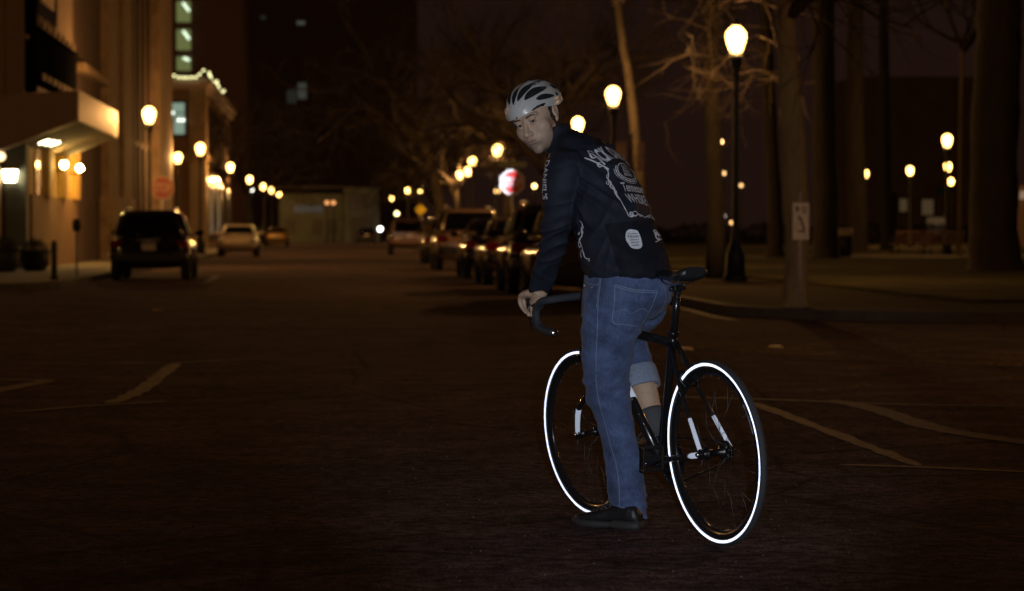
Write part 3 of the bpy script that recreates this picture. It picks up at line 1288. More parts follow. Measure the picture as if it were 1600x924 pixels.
# body under the clothes
def inner(secs, k=.86):
    return [(c, a * k, b * k) for c, a, b in secs]
mb.loft(inner([hsec(*t) for t in torso[1:-1]], .74), 24)
mb.loft(inner([hsec(*t) for t in pel[:-1]], .78), 24)
mb.loft(inner(arm, .62), 16)
wr = [K(844, 455, 9.43), K(841, 466, 9.45), K(838, 474, 9.475)]
mb.loft(limb(wr, [.030, .027, .029], None, .85), 16)
mb.loft(limb(RA, [.06, .052, .043, .036, .028]), 16)
mb.loft(inner([hsec(*t) for t in LL], .80), 18)
ankL, toeL = K(984, 797, 9.28), K(905, 818, 9.37)
mb.loft(limb([K(980, 770, 9.28), K(984, 800, 9.28), K(984, 814, 9.27)], [.045, .036, .035]), 14)
mb.loft(limb([hipR - FW * .0 + FC * .02, hipR.lerp(kneeR, .5), kneeR], [.05, .062, .054]), 16)
sh_ = [kneeR, kneeR.lerp(ankR, .2), kneeR.lerp(ankR, .45), kneeR.lerp(ankR, .62), kneeR.lerp(ankR, .80), ankR, ankR - BU * .05]
mb.loft(limb(sh_, [.055, .055, .0575, .054, .045, .038, .036]), 20)
# hands: palm and five fingers closed on each brake hood


def hand(s, P):
    """P(f, r, u) gives a point near the hood; s = -1 left, +1 right"""
    pal = [P(.945, s * .206, .915), P(.975, s * .208, .917), P(1.005, s * .211, .914), P(1.022, s * .213, .908)]
    secs = []
    for p, a, b in zip(pal, (.028, .039, .042, .040), (.020, .020, .018, .014)):
        secs.append((p, SR * a, SU * b))
    mb.loft(secs, 16)
    for k, (dr, ln, rr) in enumerate(((-.031, .92, .0095), (-.011, 1.0, .0100), (.010, .95, .0098), (.029, .80, .0088))):
        # from the inner (index) side to the little finger, curling over the front of the hood and down round the lever
        r0 = s * (.211 + dr)
        k0 = P(1.020, r0, .909)
        p1 = P(1.020 + .020 * ln, r0 * .995, .889 - .008 * (1 - ln))
        p2 = P(1.018 + .014 * ln, s * (.211 + dr * .85), .905 - .052 * ln)
        p3 = P(1.010 - .002 * ln, s * (.211 + dr * .7), .905 - .078 * ln)
        pts = [V(q) for q in spline([k0 - SF * .012, k0, p1, p2, p3], 3)]
        mb.tube(pts, [rr * 1.1] * 4 + list(np.linspace(rr * 1.06, rr * .82, len(pts) - 4)), 10)
        mb.ball(pts[-1], rr * .82, None, 8, 6)
    th = [P(.955, s * .185, .905), P(.985, s * .174, .893), P(1.005, s * .178, .874), P(1.012, s * .186, .856)]
    mb.tube([V(q) for q in spline(th, 3)], list(np.linspace(.0135, .0095, 10)), 10)
    mb.ball(V(th[-1]), .0093, None, 8, 6)


hand(-1, S)
hand(1, S)
body_me = remesh(mb, .0031, 1)
inv = HM.inverted()
body_me.materials.clear()
for m_ in (skin, lip_m, mat('lip_shadow', (.10, .05, .042), .6)):
    body_me.materials.append(m_)
hbx = HC
for p in body_me.polygons:
    q = p.center - HC
    if q.length > .19: continue
    l = inv @ q
    if l.y < -.085 and (abs(l.x) / .0235) ** 2 + ((l.z + .0712) / .0070) ** 2 < 1: p.material_index = 1
nt_ = skin.node_tree
b_ = nt_.nodes['Principled BSDF']
def soft(centre, r0, r1, colr):
    src = b_.inputs['Base Color'].links[0].from_socket
    tc_ = nt_.nodes.new('ShaderNodeTexCoord')
    di = nt_.nodes.new('ShaderNodeVectorMath'); di.operation = 'DISTANCE'
    di.inputs[1].default_value = centre
    mr = nt_.nodes.new('ShaderNodeMapRange'); mr.interpolation_type = 'SMOOTHSTEP'
    mr.inputs[1].default_value = r0; mr.inputs[2].default_value = r1
    mr.inputs[3].default_value = 1; mr.inputs[4].default_value = 0
    mx = nt_.nodes.new('ShaderNodeMix'); mx.data_type = 'RGBA'
    nt_.links.new(tc_.outputs['Object'], di.inputs[0]); nt_.links.new(di.outputs['Value'], mr.inputs[0])
    nt_.links.new(mr.outputs[0], mx.inputs[0]); nt_.links.new(src, mx.inputs[6]); mx.inputs[7].default_value = (*colr, 1)
    nt_.links.new(mx.outputs[2], b_.inputs['Base Color'])
soft(hl((0, -.075, -.105)) - pbase, .030, .062, (.32, .225, .17))       # stubble on the chin and jaw
for s in (-1, 1):
    soft(hl((s * .05, -.06, -.095)) - pbase, .012, .042, (.36, .255, .19))
    soft(hl((s * .045, -.075, -.03)) - pbase, .004, .032, (.50, .34, .265))
bodyb = bvh_of(body_me)
body = po('body', body_me, None)
for s in (-1, 1):
    mb = MB()
    ec = hl((s * .031, -.0795, -.0002))
    look = (K(815, 430, 0.3) - ec).normalized()
    mb.ball(ec, .0124, None, 20, 14)
    eye = po('eye', mb, mat('eye_white', (.30, .27, .25), .5, spec=.2), body)
    mb = MB()
    mb.lathe(ec + look * .0098, look, [(.0064, 0), (.0057, .0019), (.0032, .0030), (.001, .0034)], 18)
    po('iris', mb, mat('iris_dark', (.022, .018, .016), .45, spec=.25), body)
mb = MB()
ml = []
for i in range(15):
    x = -.0225 + .045 * i / 14
    h_ = bodyb.ray_cast(hl((x, -.17, -.0715 + 2.2 * x * x)), HM @ V((0, 1, 0)))
    if h_[0] is not None: ml.append(h_[0] - h_[1] * .0002)
mb.tube(ml, [.0004] + [.0011] * (len(ml) - 2) + [.0004], 6)
po('mouth_line', mb, mat('lip_shadow', (.13, .065, .052), .6), body)
# brows
for s in (-1, 1):
    mb = MB()
    for i in range(170):
        u_ = rnd.random()
        bx = .012 + u_ * .038
        bz = .0185 + .0050 * math.sin(u_ * 2.6) + rnd.gauss(0, .0013) * (1.1 - .6 * u_)
        a = hl((s * bx, -.16, bz))
        h_ = bodyb.ray_cast(a, HM @ V((0, 1, 0)))
        if h_[0] is None: continue
        d_ = HM @ V((s * .0065, 0, .002 - .0035 * u_))
        mb.tube([h_[0] + h_[1] * .0004, h_[0] + h_[1] * .0014 + d_], [.0007, .0003], 3)
    po('eyebrow', mb, brow_m, body)
# short hair below the helmet
mb = MB()
for s in (-1, 1):
    for i in range(1500):
        y = rnd.uniform(-.004, .085)
        z = rnd.uniform(-.030 if y > .02 else -.018, .03)
        if y > .02 and z < -.01 and abs(y - .016) < .016: continue
        yy = (y - .012) / .097
        zz = (z - .035) / .088
        xx = math.sqrt(max(0, 1 - yy * yy - zz * zz)) * .0775
        a = V((s * xx, y, z))
        mb.tube([hl(a), hl(a + V((s * .002, .003, -.008)))], [.0012, .0006], 3)
po('hair', mb, mat('hair_brown', (.05, .032, .022), .6), body)

# ---------------------------------------------------------------- helmet
shell_m = mat('helmet_shell', (.53, .52, .51), .30, coat=.35, var=.06, vscale=6)
hdark = mat('helmet_liner', (.010, .010, .011), .85)
hb = bmesh.new()
HCC, HRX, HRY, HRZ = V((0, .021, .038)), .101, .150, .102
NT, NP = 220, 190
holes = []
for ph, tc, th_, w_, skew in ((0, -.58, .30, 6.5, 0), (25, -.42, .40, 7.5, 6), (-25, -.42, .40, 7.5, -6), (50, -.36, .40, 8.0, 8), (-50, -.36, .40, 8, -8),
                              (75, -.26, .32, 5.2, 8), (-75, -.26, .32, 5.2, -8), (14, .34, .30, 5.5, 0), (-14, .34, .30, 5.5, 0), (39, .54, .25, 7, 4), (-39, .54, .25, 7, -4),
                              (66, .46, .25, 6.0, 4), (-66, .46, .25, 6.0, -4), (84, .22, .08, 3.5, 0), (-84, .22, .08, 3.5, 0), (16, .80, .12, 8, 0), (-16, .80, .12, 8, 0), (88, -.62, .2, 4, 0), (-88, -.62, .2, 4, 0)):
    holes.append((ph, tc, th_, w_, skew))


def hole(phi, t):
    for ph, tc, th_, w_, skew in holes:
        u = (t - tc) / th_
        if abs(u) < 1 and abs(phi - ph - skew * u) < 1.26 * w_ * (1 - abs(u) ** 2.2) ** .6 * (1 - .25 * u): return True
    return False


def rimz(t):
    return -.03 - .26 * max(0, 1 - ((t - .22) / .75) ** 2) if t < .45 else -.265 - .10 * (t - .45)


def dome(phi, al, k=1.):
    t = math.sin(al)
    c = math.cos(al)
    rib = 1 + .018 * math.cos(R(phi) * 14.4 + math.pi) * c
    if t > .72: k *= 1 + (t - .72) * .25
    return V((HRX * c * math.sin(R(phi)) * k * rib, HRY * t * k, HRZ * c * math.cos(R(phi)) * k * rib))


gv = {}
for i in range(NT + 1):
    al = R(-88 + 176 * i / NT)
    for j in range(NP + 1):
        phi = -122 + 244 * j / NP
        p = dome(phi, al)
        t = math.sin(al)
        gv[i, j] = (p, phi, t)
hv = {}
for i in range(NT):
    for j in range(NP):
        ok = True
        for a, b in ((i, j), (i + 1, j), (i + 1, j + 1), (i, j + 1)):
            p, phi, t = gv[a, b]
            if p.z / HRZ < rimz(t): ok = False
        pc = (gv[i, j][1] + gv[i + 1, j + 1][1]) / 2, (gv[i, j][2] + gv[i + 1, j + 1][2]) / 2
        if ok and not hole(*pc):
            q = []
            for k in ((i, j), (i + 1, j), (i + 1, j + 1), (i, j + 1)):
                if k not in hv: hv[k] = hb.verts.new(HC + HM @ (HCC + gv[k][0]))
                q.append(hv[k])
            f = hb.faces.new(q)
            f.smooth = True
for _ in range(3):
    bd = [v_ for v_ in hb.verts if v_.is_boundary]
    new = {}
    for v_ in bd:
        nb = [e.other_vert(v_).co for e in v_.link_edges if e.is_boundary]
        if len(nb) == 2: new[v_] = (v_.co * 2 + nb[0] + nb[1]) / 4
    for v_, c_ in new.items(): v_.co = c_
bmesh.ops.recalc_face_normals(hb, faces=hb.faces[:])
hm_ = bpy.data.meshes.new('h')
hb.to_mesh(hm_)
hb.free()
ho = bpy.data.objects.new('t', hm_)
col.objects.link(ho)
so_ = ho.modifiers.new('s', 'SOLIDIFY')
so_.thickness = .014
so_.offset = -1
so_.material_offset_rim = 1
hm_.materials.append(shell_m)
hm_.materials.append(hdark)
bv_ = ho.modifiers.new('b', 'BEVEL')
bv_.width = .0022
bv_.segments = 2
bv_.limit_method = 'ANGLE'
bv_.angle_limit = R(50)
dg = bpy.context.evaluated_depsgraph_get()
dg.update()
hme = bpy.data.meshes.new_from_object(ho.evaluated_get(dg))
bpy.data.objects.remove(ho)
for p_ in hme.polygons: p_.use_smooth = True
hmb = bvh_of(hme)
helmet = po('helmet', hme, None)
mb = MB()
NTi, NPi = 60, 60
lin = {}
for i in range(NTi + 1):
    al = R(-88 + 176 * i / NTi)
    for j in range(NPi + 1):
        phi = -118 + 236 * j / NPi
        p = dome(phi, al, .875)
        lin[i, j] = (p, math.sin(al))
lv_ = {}
for i in range(NTi):
    for j in range(NPi):
        ks = ((i, j), (i + 1, j), (i + 1, j + 1), (i, j + 1))
        if all(lin[k][0].z / HRZ > rimz(lin[k][1]) + .02 for k in ks):
            q = []
            for k in ks:
                if k not in lv_: lv_[k] = mb.bm.verts.new(HC + HM @ (HCC + lin[k][0]))
                q.append(lv_[k])
            mb.bm.faces.new(q).smooth = True
po('helmet_liner', mb, hdark, helmet)
hdcl = Decal(hmb)
hn = (HM @ V((.70, -.15, .70))).normalized()
ho_ = HC + HM @ (HCC + dome(36.5, R(4)))
# lettering between two vents, reading up and back along the rib
hU = (HM @ V((.02, 1, .02))).normalized()
hV = hn.cross(hU).normalized()
if hV.dot(HM @ V((0, 0, 1))) < 0: hV = -hV
sh = text2d('GIRO', 0, 1.15, .03)
hdcl.add(([(a * .0215 + .006, b * .0215 - .0075) for a, b in sh[0]], sh[1]), ho_, hU, hV, hn, lift=.0008, fine=.006)
hdcl.add(ribbon(ellipse(-.036, .000, .0055, .0055, 20, 340, 18), .0034), ho_, hU, hV, hn, lift=.0008)
hdcl.add(ribbon([(-.038, .0), (-.030, .0)], .0024), ho_, hU, hV, hn, lift=.0008)
po('helmet_lettering', hdcl.mesh((0, 0, 0)), hdark, helmet)
# chin straps
mb = MB()
for s in (-1, 1):
    for pts in ([(s * .088, -.030, .022), (s * .084, -.014, -.03), (s * .076, -.018, -.072), (s * .052, -.040, -.112), (s * .012, -.058, -.132)],
                [(s * .086, .058, .012), (s * .084, .040, -.03), (s * .078, .006, -.064), (s * .074, -.016, -.076)]):
        p = [hl(q) for q in spline(pts, 5)]
        nrm_ = [(x - hl((0, -.02, -.02))).normalized() for x in p]
        secs = []
        for i, x in enumerate(p):
            t_ = (p[min(i + 1, len(p) - 1)] - p[max(i - 1, 0)]).normalized()
            w_ = t_.cross(nrm_[i]).normalized()
            secs.append((x, w_ * .0075, nrm_[i] * .0012))
        mb.loft(secs, 8)
    mb.box(hl((s * .078, -.017, -.070)), .016, .010, .018, HM.to_4x4(), .002)
po('chin_strap', mb, mat('strap_webbing', (.02, .02, .022), .85), helmet)

# ---------------------------------------------------------------- socks and shoes
mb = MB()
ss = [ankR.lerp(kneeR, .15), ankR.lerp(kneeR, .10), ankR, ankR - BU * .04]
mb.loft(limb(ss, [.050, .0475, .042, .042]), 24)
po('sock', mb, sockm)
mb = MB()
mb.loft(limb([K(980, 778, 9.285), K(984, 797, 9.285), K(985, 812, 9.275)], [.048, .042, .042]), 20)
po('sock', mb, sockm)


def shoe(heel, fwd, up, lateral):
    """heel: rear end of the sole on the ground"""
    fwd, up = fwd.normalized(), up.normalized()
    lat = fwd.cross(up).normalized()
    P = lambda x, y, z: heel + fwd * x + lat * y + up * z
    mb = MB()
    secs = []
    for x, w_, zt, zc in ((-.004, .020, .060, .030), (.012, .034, .088, .028), (.04, .038, .096, .028), (.075, .038, .098, .028), (.11, .040, .088, .028), (.15, .045, .072, .026),
                          (.19, .0495, .060, .024), (.23, .049, .052, .024), (.262, .041, .046, .026), (.284, .025, .036, .026)):
        secs.append((P(x, 0, (zt + zc - .012) / 2), lat * w_, up * (zt - zc + .012) / 2))
    mb.loft(secs, 24, ex=2.6)
    ob = po('shoe', remesh(mb, .005, 4), shoe_m)
    mb = MB()
    outl = [(-.008, .022), (.02, .038), (.07, .040), (.12, .041), (.18, .050), (.23, .052), (.268, .043), (.290, .024)]
    loop = [(x, w_) for x, w_ in outl] + [(x, -w_) for x, w_ in outl[::-1]]
    loop = spline(loop + [loop[0]], 4)[:-1]
    zb = lambda x: .0 if x < .09 or x > .125 else .004
    def zt_(x): return .026 + (.006 if x < .1 else 0) + max(0, (x - .22)) * .12
    def toe(x): return max(0, x - .22) * .16
    bot = [mb.bm.verts.new(P(x, y, zb(x) + toe(x))) for x, y in loop]
    mid = [mb.bm.verts.new(P(x, y * 1.03, .012 + toe(x))) for x, y in loop]
    top = [mb.bm.verts.new(P(x, y * .97, zt_(x))) for x, y in loop]
    n = len(loop)
    for a, b in ((bot, mid), (mid, top)):
        for i in range(n):
            j = (i + 1) % n
            mb.bm.faces.new((a[i], a[j], b[j], b[i])).smooth = True
    mb.bm.faces.new(bot[::-1])
    mb.bm.faces.new(top)
    po('sole', mb, sole_m, ob)
    mb = MB()
    for i in range(5):
        x = .115 + i * .020
        z = .090 - i * .0075
        a = [P(x, -.026, z - .010), P(x + .006, -.012, z + .002), P(x + .010, .010, z + .003), P(x + .012, .026, z - .011)]
        mb.tube([V(q) for q in spline(a, 3)], .0026, 5)
    for s in (-1, 1):
        a = [P(.112, 0, .095), P(.125, s * .02, .105), P(.14, s * .038, .085), P(.125, s * .03, .075), P(.112, 0, .092)]
        mb.tube([V(q) for q in spline(a, 4)], .0022, 5)
    po('shoe_lace', mb, lace_m, ob)
    return ob


hl_ = K(1000, 826.5, 9.23); hl_.z = .0
tl_ = K(900, 822, 9.38); tl_.z = .0
shoe(hl_, tl_ - hl_, V((0, 0, 1)), -1)
hr_ = B(.568, .098, .262)
shoe(hr_, B(.85, .115, .232) - hr_, BU, 1)
# ================================================================== the street
def asphalt_mat(name, c):
    m = mat(name, c, 1.0, var=.3, vscale=.5, bump=.10, bscale=110, spec=.04)
    nt = m.node_tree
    b = nt.nodes['Principled BSDF']
    tc = nt.nodes.new('ShaderNodeTexCoord')
    cur = b.inputs['Base Color'].links[0].from_socket

    def layer(tex, out, lo, hi, c0, c1, fac):
        nonlocal cur
        r = nt.nodes.new('ShaderNodeValToRGB')
        r.color_ramp.elements[0].position, r.color_ramp.elements[1].position = lo, hi
        r.color_ramp.elements[0].color = (c0, c0, c0, 1)
        r.color_ramp.elements[1].color = (c1, c1, c1, 1)
        nt.links.new(tex.outputs[out], r.inputs['Fac'])
        mx = nt.nodes.new('ShaderNodeMix')
        mx.data_type, mx.blend_type = 'RGBA', 'MULTIPLY'
        mx.inputs[0].default_value = fac
        nt.links.new(cur, mx.inputs[6])
        nt.links.new(r.outputs['Color'], mx.inputs[7])
        cur = mx.outputs[2]

    for sc_, lo, hi, c0, c1 in ((2.6, .35, .65, .6, 1.25), (15, .36, .64, .45, 1.5), (70, .35, .62, .35, 1.7), (190, .45, .60, .55, 2.2)):
        n = nt.nodes.new('ShaderNodeTexNoise')
        n.inputs['Scale'].default_value = sc_
        n.inputs['Detail'].default_value = 3
        nt.links.new(tc.outputs['Object'], n.inputs['Vector'])
        layer(n, 'Fac', lo, hi, c0, c1, .85)
    n = nt.nodes.new('ShaderNodeTexNoise')
    n.inputs['Scale'].default_value = .9
    n.inputs['Detail'].default_value = 4
    ad = nt.nodes.new('ShaderNodeVectorMath')
    ad.operation = 'ADD'
    nt.links.new(tc.outputs['Object'], ad.inputs[0])
    nt.links.new(n.outputs['Color'], ad.inputs[1])
    v = nt.nodes.new('ShaderNodeTexVoronoi')
    v.feature = 'DISTANCE_TO_EDGE'
    v.inputs['Scale'].default_value = .33
    nt.links.new(ad.outputs[0], v.inputs['Vector'])
    layer(v, 'Distance', .0, .012, .35, 1, .8)
    nt.links.new(cur, b.inputs['Base Color'])
    return m


asph = asphalt_mat('asphalt', (.090, .062, .060))
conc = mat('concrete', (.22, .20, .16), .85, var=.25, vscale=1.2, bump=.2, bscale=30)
kerb_m = mat('kerb_concrete', (.07, .06, .05), .85, var=.3, vscale=3)
grass_m = mat('lawn_grass', (.062, .058, .030), 1.0, var=.6, vscale=.9, bump=.8, bscale=30, spec=.05)
paint_y = mat('worn_yellow_paint', (.22, .15, .075), .75, var=.6, vscale=14)
paint_w = mat('worn_white_paint', (.125, .098, .078), .8, var=.7, vscale=10)
tar = mat('tar_seam', (.085, .066, .055), .7, var=.4, vscale=6)
iron = mat('lamp_iron', (.022, .026, .024), .45, metal=.3)
steel = mat('galvanised_steel', (.32, .31, .30), .5, metal=.6, var=.2)


def st(name, mb, m):
    return tag(obj(name, mb, m), kind='structure')


mb = MB()
mb.face([(-420, -60, -.05), (420, -60, -.05), (420, 640, -.05), (-420, 640, -.05)])
st('ground', mb, mat('dark_earth', (.04, .035, .028), .95, var=.3, vscale=.1))
mb = MB()
mb.face([(-140, -40, 0), (140, -40, 0), (140, 430, 0), (-140, 430, 0)])
st('road', mb, asph)


def arc(cx, cy, r, a0, a1, n=10):
    return [(cx + r * math.cos(R(a0 + (a1 - a0) * i / n)), cy + r * math.sin(R(a0 + (a1 - a0) * i / n))) for i in range(n + 1)]


KL, KR = -5.35, 5.3
left_edge = [(-139, 45.5)] + arc(KL - 4, 49.5, 4, -90, 0) + [(KL, 428)]
right_edge = [(KR, 428)] + arc(KR + 3.5, 33, 3.5, 180, 270) + [(139, 29.5)]


def block(name, edge, close, z, m, zb=-.02):
    mb = MB()
    mb.prism([(x, y, zb) for x, y in edge + close], (0, 0, z - zb))
    return st(name, mb, m)


def inset(edge, d):
    out = []
    for i, p in enumerate(edge):
        a, b = edge[max(i - 1, 0)], edge[min(i + 1, len(edge) - 1)]
        dx, dy = b[0] - a[0], b[1] - a[1]
        l = math.hypot(dx, dy)
        out.append((p[0] - dy / l * d, p[1] + dx / l * d))
    return out


for nm, edge, close in (('left', left_edge, [(-139, 428)]), ('right', right_edge, [(139, 428)])):
    ins = inset(edge, .16)
    mb = MB()
    for i in range(len(edge) - 1):
        a, b, c, d = edge[i], edge[i + 1], ins[i + 1], ins[i]
        mb.face([(*a, 0), (*b, 0), (*b, .14), (*a, .14)])
        mb.face([(*a, .14), (*b, .14), (*c, .14), (*d, .14)])
    st('kerb', mb, kerb_m)
    mb = MB()
    mb.face([(x, y, .136) for x, y in ins + close])
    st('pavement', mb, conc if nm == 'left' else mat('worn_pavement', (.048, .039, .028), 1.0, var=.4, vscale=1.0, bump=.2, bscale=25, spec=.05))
mb = MB()
mb.prism([(8.9, 33.2, .10), (138, 33.2, .10), (138, 300, .10), (8.9, 300, .10)], (0, 0, .085))
st('lawn', mb, grass_m)
mb = MB()
mb.face([(14, 88, .19), (60, 92, .19), (60, 95, .19), (14, 91, .19)])
st('park_path', mb, conc)


def mark(name, pts, m, w, z=.004, wear=.35):
    p = spline([tuple(G(*q)[:2]) for q in pts], 14)
    ws = [w * (1 + wear * noise.noise(V((i * .45, w * 31, z * 900)))) * (.35 + .65 * min(1, i / 4, (len(p) - 1 - i) / 4)) for i in range(len(p))]
    vs, fs = ribbon(p, ws)
    mb = MB()
    bv = [mb.bm.verts.new((x + .02 * noise.noise(V((x * 5, y * 5, 3))), y, z + .001 * noise.noise(V((x * 3, y * 3, 0))))) for x, y in vs]
    for f in fs: mb.bm.faces.new([bv[i] for i in f])
    return st(name, mb, m)


mark('road_marking', [(1176, 630), (1250, 658), (1340, 692), (1436, 729)], paint_y, .095)
mark('road_marking', [(1312, 727), (1440, 731), (1600, 738), (1760, 744)], paint_y, .07, .0035)
mark('road_marking', [(1300, 626), (1370, 641), (1450, 667), (1530, 682), (1640, 697)], paint_w, .17)
mark('road_seam', [(960, 620), (1100, 622), (1250, 627), (1420, 633), (1640, 636)], tar, .10, .0035)
mark('road_marking', [(170, 631), (205, 618), (235, 600), (262, 578), (276, 569)], paint_y, .13)
mark('road_marking', [(-60, 593), (20, 594), (70, 596), (20, 606), (-60, 622)], paint_y, .16)
mark('road_seam', [(20, 646), (110, 637), (190, 632), (262, 628)], tar, .10, .0035)
mark('road_seam', [(60, 570), (180, 569), (260, 568), (420, 560)], tar, .10, .0035)
mark('road_marking', [(318, 443), (326, 439), (334, 435), (341, 431)], paint_w, .12)
mark('road_marking', [(548, 531), (575, 531), (606, 532)], paint_w, .10)
mark('road_marking', [(1010, 484), (1060, 481), (1110, 494), (1150, 501)], paint_w, .14)
# scuffs and patches in the asphalt
mark('road_patch', [(-80, 520), (120, 516), (340, 507), (700, 513)], asphalt_mat('asphalt_patch', (.105, .073, .062)), 1.8, .003)
mark('road_patch', [(1150, 535), (1300, 545), (1500, 560), (1700, 560)], MATS['asphalt_patch'], 2.4, .003, .1)
for px, py, lab in ((1212, 544, 'small amber road stud lying in front of the park kerb'), (1072, 547, 'small amber road stud seen just beyond the rear wheel'),
                    (246, 486, 'small pale road stud near the dark hatchback parked on the left')):
    p = G(px, py)
    mb = MB()
    mb.loft([(V((0, 0, .001)), V((.07, 0, 0)), V((0, .10, 0))), (V((0, 0, .018)), V((.065, 0, 0)), V((0, .09, 0))), (V((0, 0, .024)), V((.05, 0, 0)), V((0, .05, 0)))], 12, ex=4)
    o = obj('road_stud', mb, mat('stud_amber', (.55, .33, .12), .5))
    o.location = p
    tag(o, lab, 'road stud', 'road studs on the asphalt')

# ------------------------------------------------------------------ street lamps
lamp_glass = bpy.data.materials.new('lit_globe')
lamp_glass.use_nodes = True
_n = lamp_glass.node_tree
_n.nodes.remove(_n.nodes['Principled BSDF'])
_e = _n.nodes.new('ShaderNodeEmission')
_e.inputs['Color'].default_value = (1.0, .54, .13, 1)
_e.inputs['Strength'].default_value = 15
_t = _n.nodes.new('ShaderNodeBsdfTransparent')
_m = _n.nodes.new('ShaderNodeMixShader')
_m.inputs[0].default_value = .5
_n.links.new(_t.outputs[0], _m.inputs[1])
_n.links.new(_e.outputs[0], _m.inputs[2])
_n.links.new(_m.outputs[0], _n.nodes['Material Output'].inputs['Surface'])
bulb_l = bpy.data.lights.new('bulb', 'POINT')
bulb_l.color = (1.0, .47, .14)
bulb_l.energy = 1180
bulb_l.shadow_soft_size = .12
LZ = H + 3.7


def make_lamp(small=False):
    t = thing('street_lamp', 'x', 'street lamp')
    mb = MB()
    mb.lathe((0, 0, 0), (0, 0, 1), [(.24, 0), (.24, .10), (.20, .14), (.185, .5), (.15, .62), (.10, .75), (.075, .95), (.085, .98), (.065, 1.02), (.055, 3.9), (.075, 4.0), (.06, 4.05), (.11, 4.22), (.13, 4.30), (.13, 4.42)], 14)
    obj('lamp_post', mb, iron, t)
    zc = LZ - .14
    mb = MB()
    mb.lathe((0, 0, zc), (0, 0, 1), [(.10, -.25), (.125, -.22), (.175, -.08), (.203, .04), (.195, .12), (.145, .20), (.07, .25)], 16)
    obj('globe', mb, lamp_glass, t)
    mb = MB()
    mb.lathe((0, 0, zc + .261), (0, 0, 1), [(.10, 0), (.085, .03), (.03, .06), (.035, .09), (.012, .13)], 12)
    obj('finial', mb, iron, t)
    lb = bpy.data.objects.new('bulb', bulb_l)
    col.objects.link(lb)
    lb.parent = t
    lb.location = (0, 0, zc)
    return t


lamp0 = make_lamp()
rowL = [(233, 180, 'lit globe street lamp before the stone building, close to the canopy end'),
        (313, 233, 'lit globe street lamp at the corner of the shop with string lights'),
        (360, 262, 'lit globe street lamp above the pale parked sedan on the left kerb'),
        (390, 281, 'lit globe street lamp over the rear of the pale sedan, before the yellow car'),
        (411, 292, 'lit globe street lamp of the left row just short of the yellow car'),
        (424, 297.5, 'small lit globe lamp directly above the yellow car'),
        (436, 304, 'farthest small lit globe lamp of the left row, beside the pale end building'),
        (278, 247, 'lit globe lamp tucked behind the stop sign pole near the shop window')]
rowR = [(1150, 62, 'large lit globe street lamp among bare twigs beside the pale leaning tree trunk'),
        (958, 150, 'lit globe street lamp right of the rider helmet, beside a crooked trunk'),
        (903, 195, "lit globe street lamp touching the rider's shoulder"),
        (777, 235, 'lit globe street lamp left of the rider face above the bright stop sign'),
        (738, 253, 'lit globe street lamp over the parked estate cars, upper one of a close trio'),
        (718, 274, 'lit globe street lamp over the parked estate cars, lower left one of a close trio'),
        (731, 268, 'lit globe street lamp over the parked estate cars, middle one of a close trio'),
        (657, 296, 'lit globe lamp above the right end of the pickup'),
        (637, 297.5, 'lit globe lamp above the middle of the pickup'),
        (612, 310, 'farthest lit globe lamp of the right row, left of the pickup')]
park = [(1480, 220, 'tallest of the three stacked park lamps beside the huge dark trunk'),
        (1422, 267, 'lit park lamp standing alone above the benches'),
        (1481, 261, 'middle one of the three stacked park lamps beside the huge dark trunk'),
        (1486, 284, 'lowest of the three stacked park lamps beside the huge dark trunk'),
        (1352, 272, 'small lit park lamp seen between two dark trunks')]
first = True
lampY = {}
for grp, lst in (('street lamps along the left kerb', rowL), ('street lamps along the right kerb', rowR), ('lamps in the park', park)):
    for px, py, lab in lst:
        Y = 3.7 * FPX / (HOR - py)
        p = at(px, py, Y)
        o = lamp0 if first else dup(lamp0)
        first = False
        o.location = (p.x, p.y, p.z - LZ + .14)
        o['label'] = lab
        o['group'] = grp
        lampY[px] = p
# same lamps outside the picture; the near left one is added as fill
for x, y, lab in ((-23, 41, 'lit globe street lamp on the left cross street, out of the picture'), (-17, 24, 'added fill lamp in globe street lamp form, near left, out of the picture'), (15.0, 18.5, 'lit globe street lamp on the near right corner, out of the picture'),):
    o = dup(lamp0, (x, y, .13), 0, lab)
    o['group'] = 'street lamps at the crossing corners'


def far_light(px, py, Y, r, c, s, lab, post=True, cat='lamp'):
    p = at(px, py, Y)
    t = thing('distant_lamp', lab, cat, (p.x, p.y, 0))
    mb = MB()
    mb.tube([(0, 0, 0), (0, 0, p.z - r)], [.09, .05], 8)
    obj('lamp_post', mb, iron, t)
    mb = MB()
    mb.ball((0, 0, p.z), r, None, 12, 8)
    obj('globe', mb, glow('far_%s_%s' % (c, s), c, s), t)
    return t


OR, WH = (1.0, .55, .2), (1.0, .95, .8)
far_light(1126, 222, 140, .13, OR, 12, 'small orange lamp seen through twigs against the far trunk')
far_light(1131, 271, 160, .12, OR, 3, 'dim orange lamp low behind the thin dark trunk')
far_light(1158, 290, 175, .13, OR, 2.5, 'faint orange lamp low beside the lamp post foot')
far_light(1131, 338, 170, .12, WH, 2, 'white pinpoint lamp near the ground behind the trees')
far_light(1143, 348, 172, .12, OR, 3, 'orange pinpoint lamp near the ground behind the trees')
far_light(1594, 321, 150, .16, (.9, 1, .75), 14, 'greenish white lamp at the right edge of the park')
far_light(835, 291, 180, .16, (1, .62, .2), 8, "amber lamp between the stop sign and the rider's sleeve")
far_light(777, 299, 190, .20, (1, .55, .18), 5, 'amber lamp just left of the bright stop sign')
far_light(393, 296, 190, .16, (1, .95, .8), 6, 'small white lamp under the left row of street lamps')
far_light(620, 334, 240, .2, (1, .8, .35), 6, 'yellow lamp low above the pickup tailgate')
far_light(594, 358, 246, .22, (1, .98, .9), 8, 'white light near the road at the far end')
far_light(511, 317, 244, .2, (1, .4, .13), 1.4, 'left one of two dim orange lights before the pale end building')
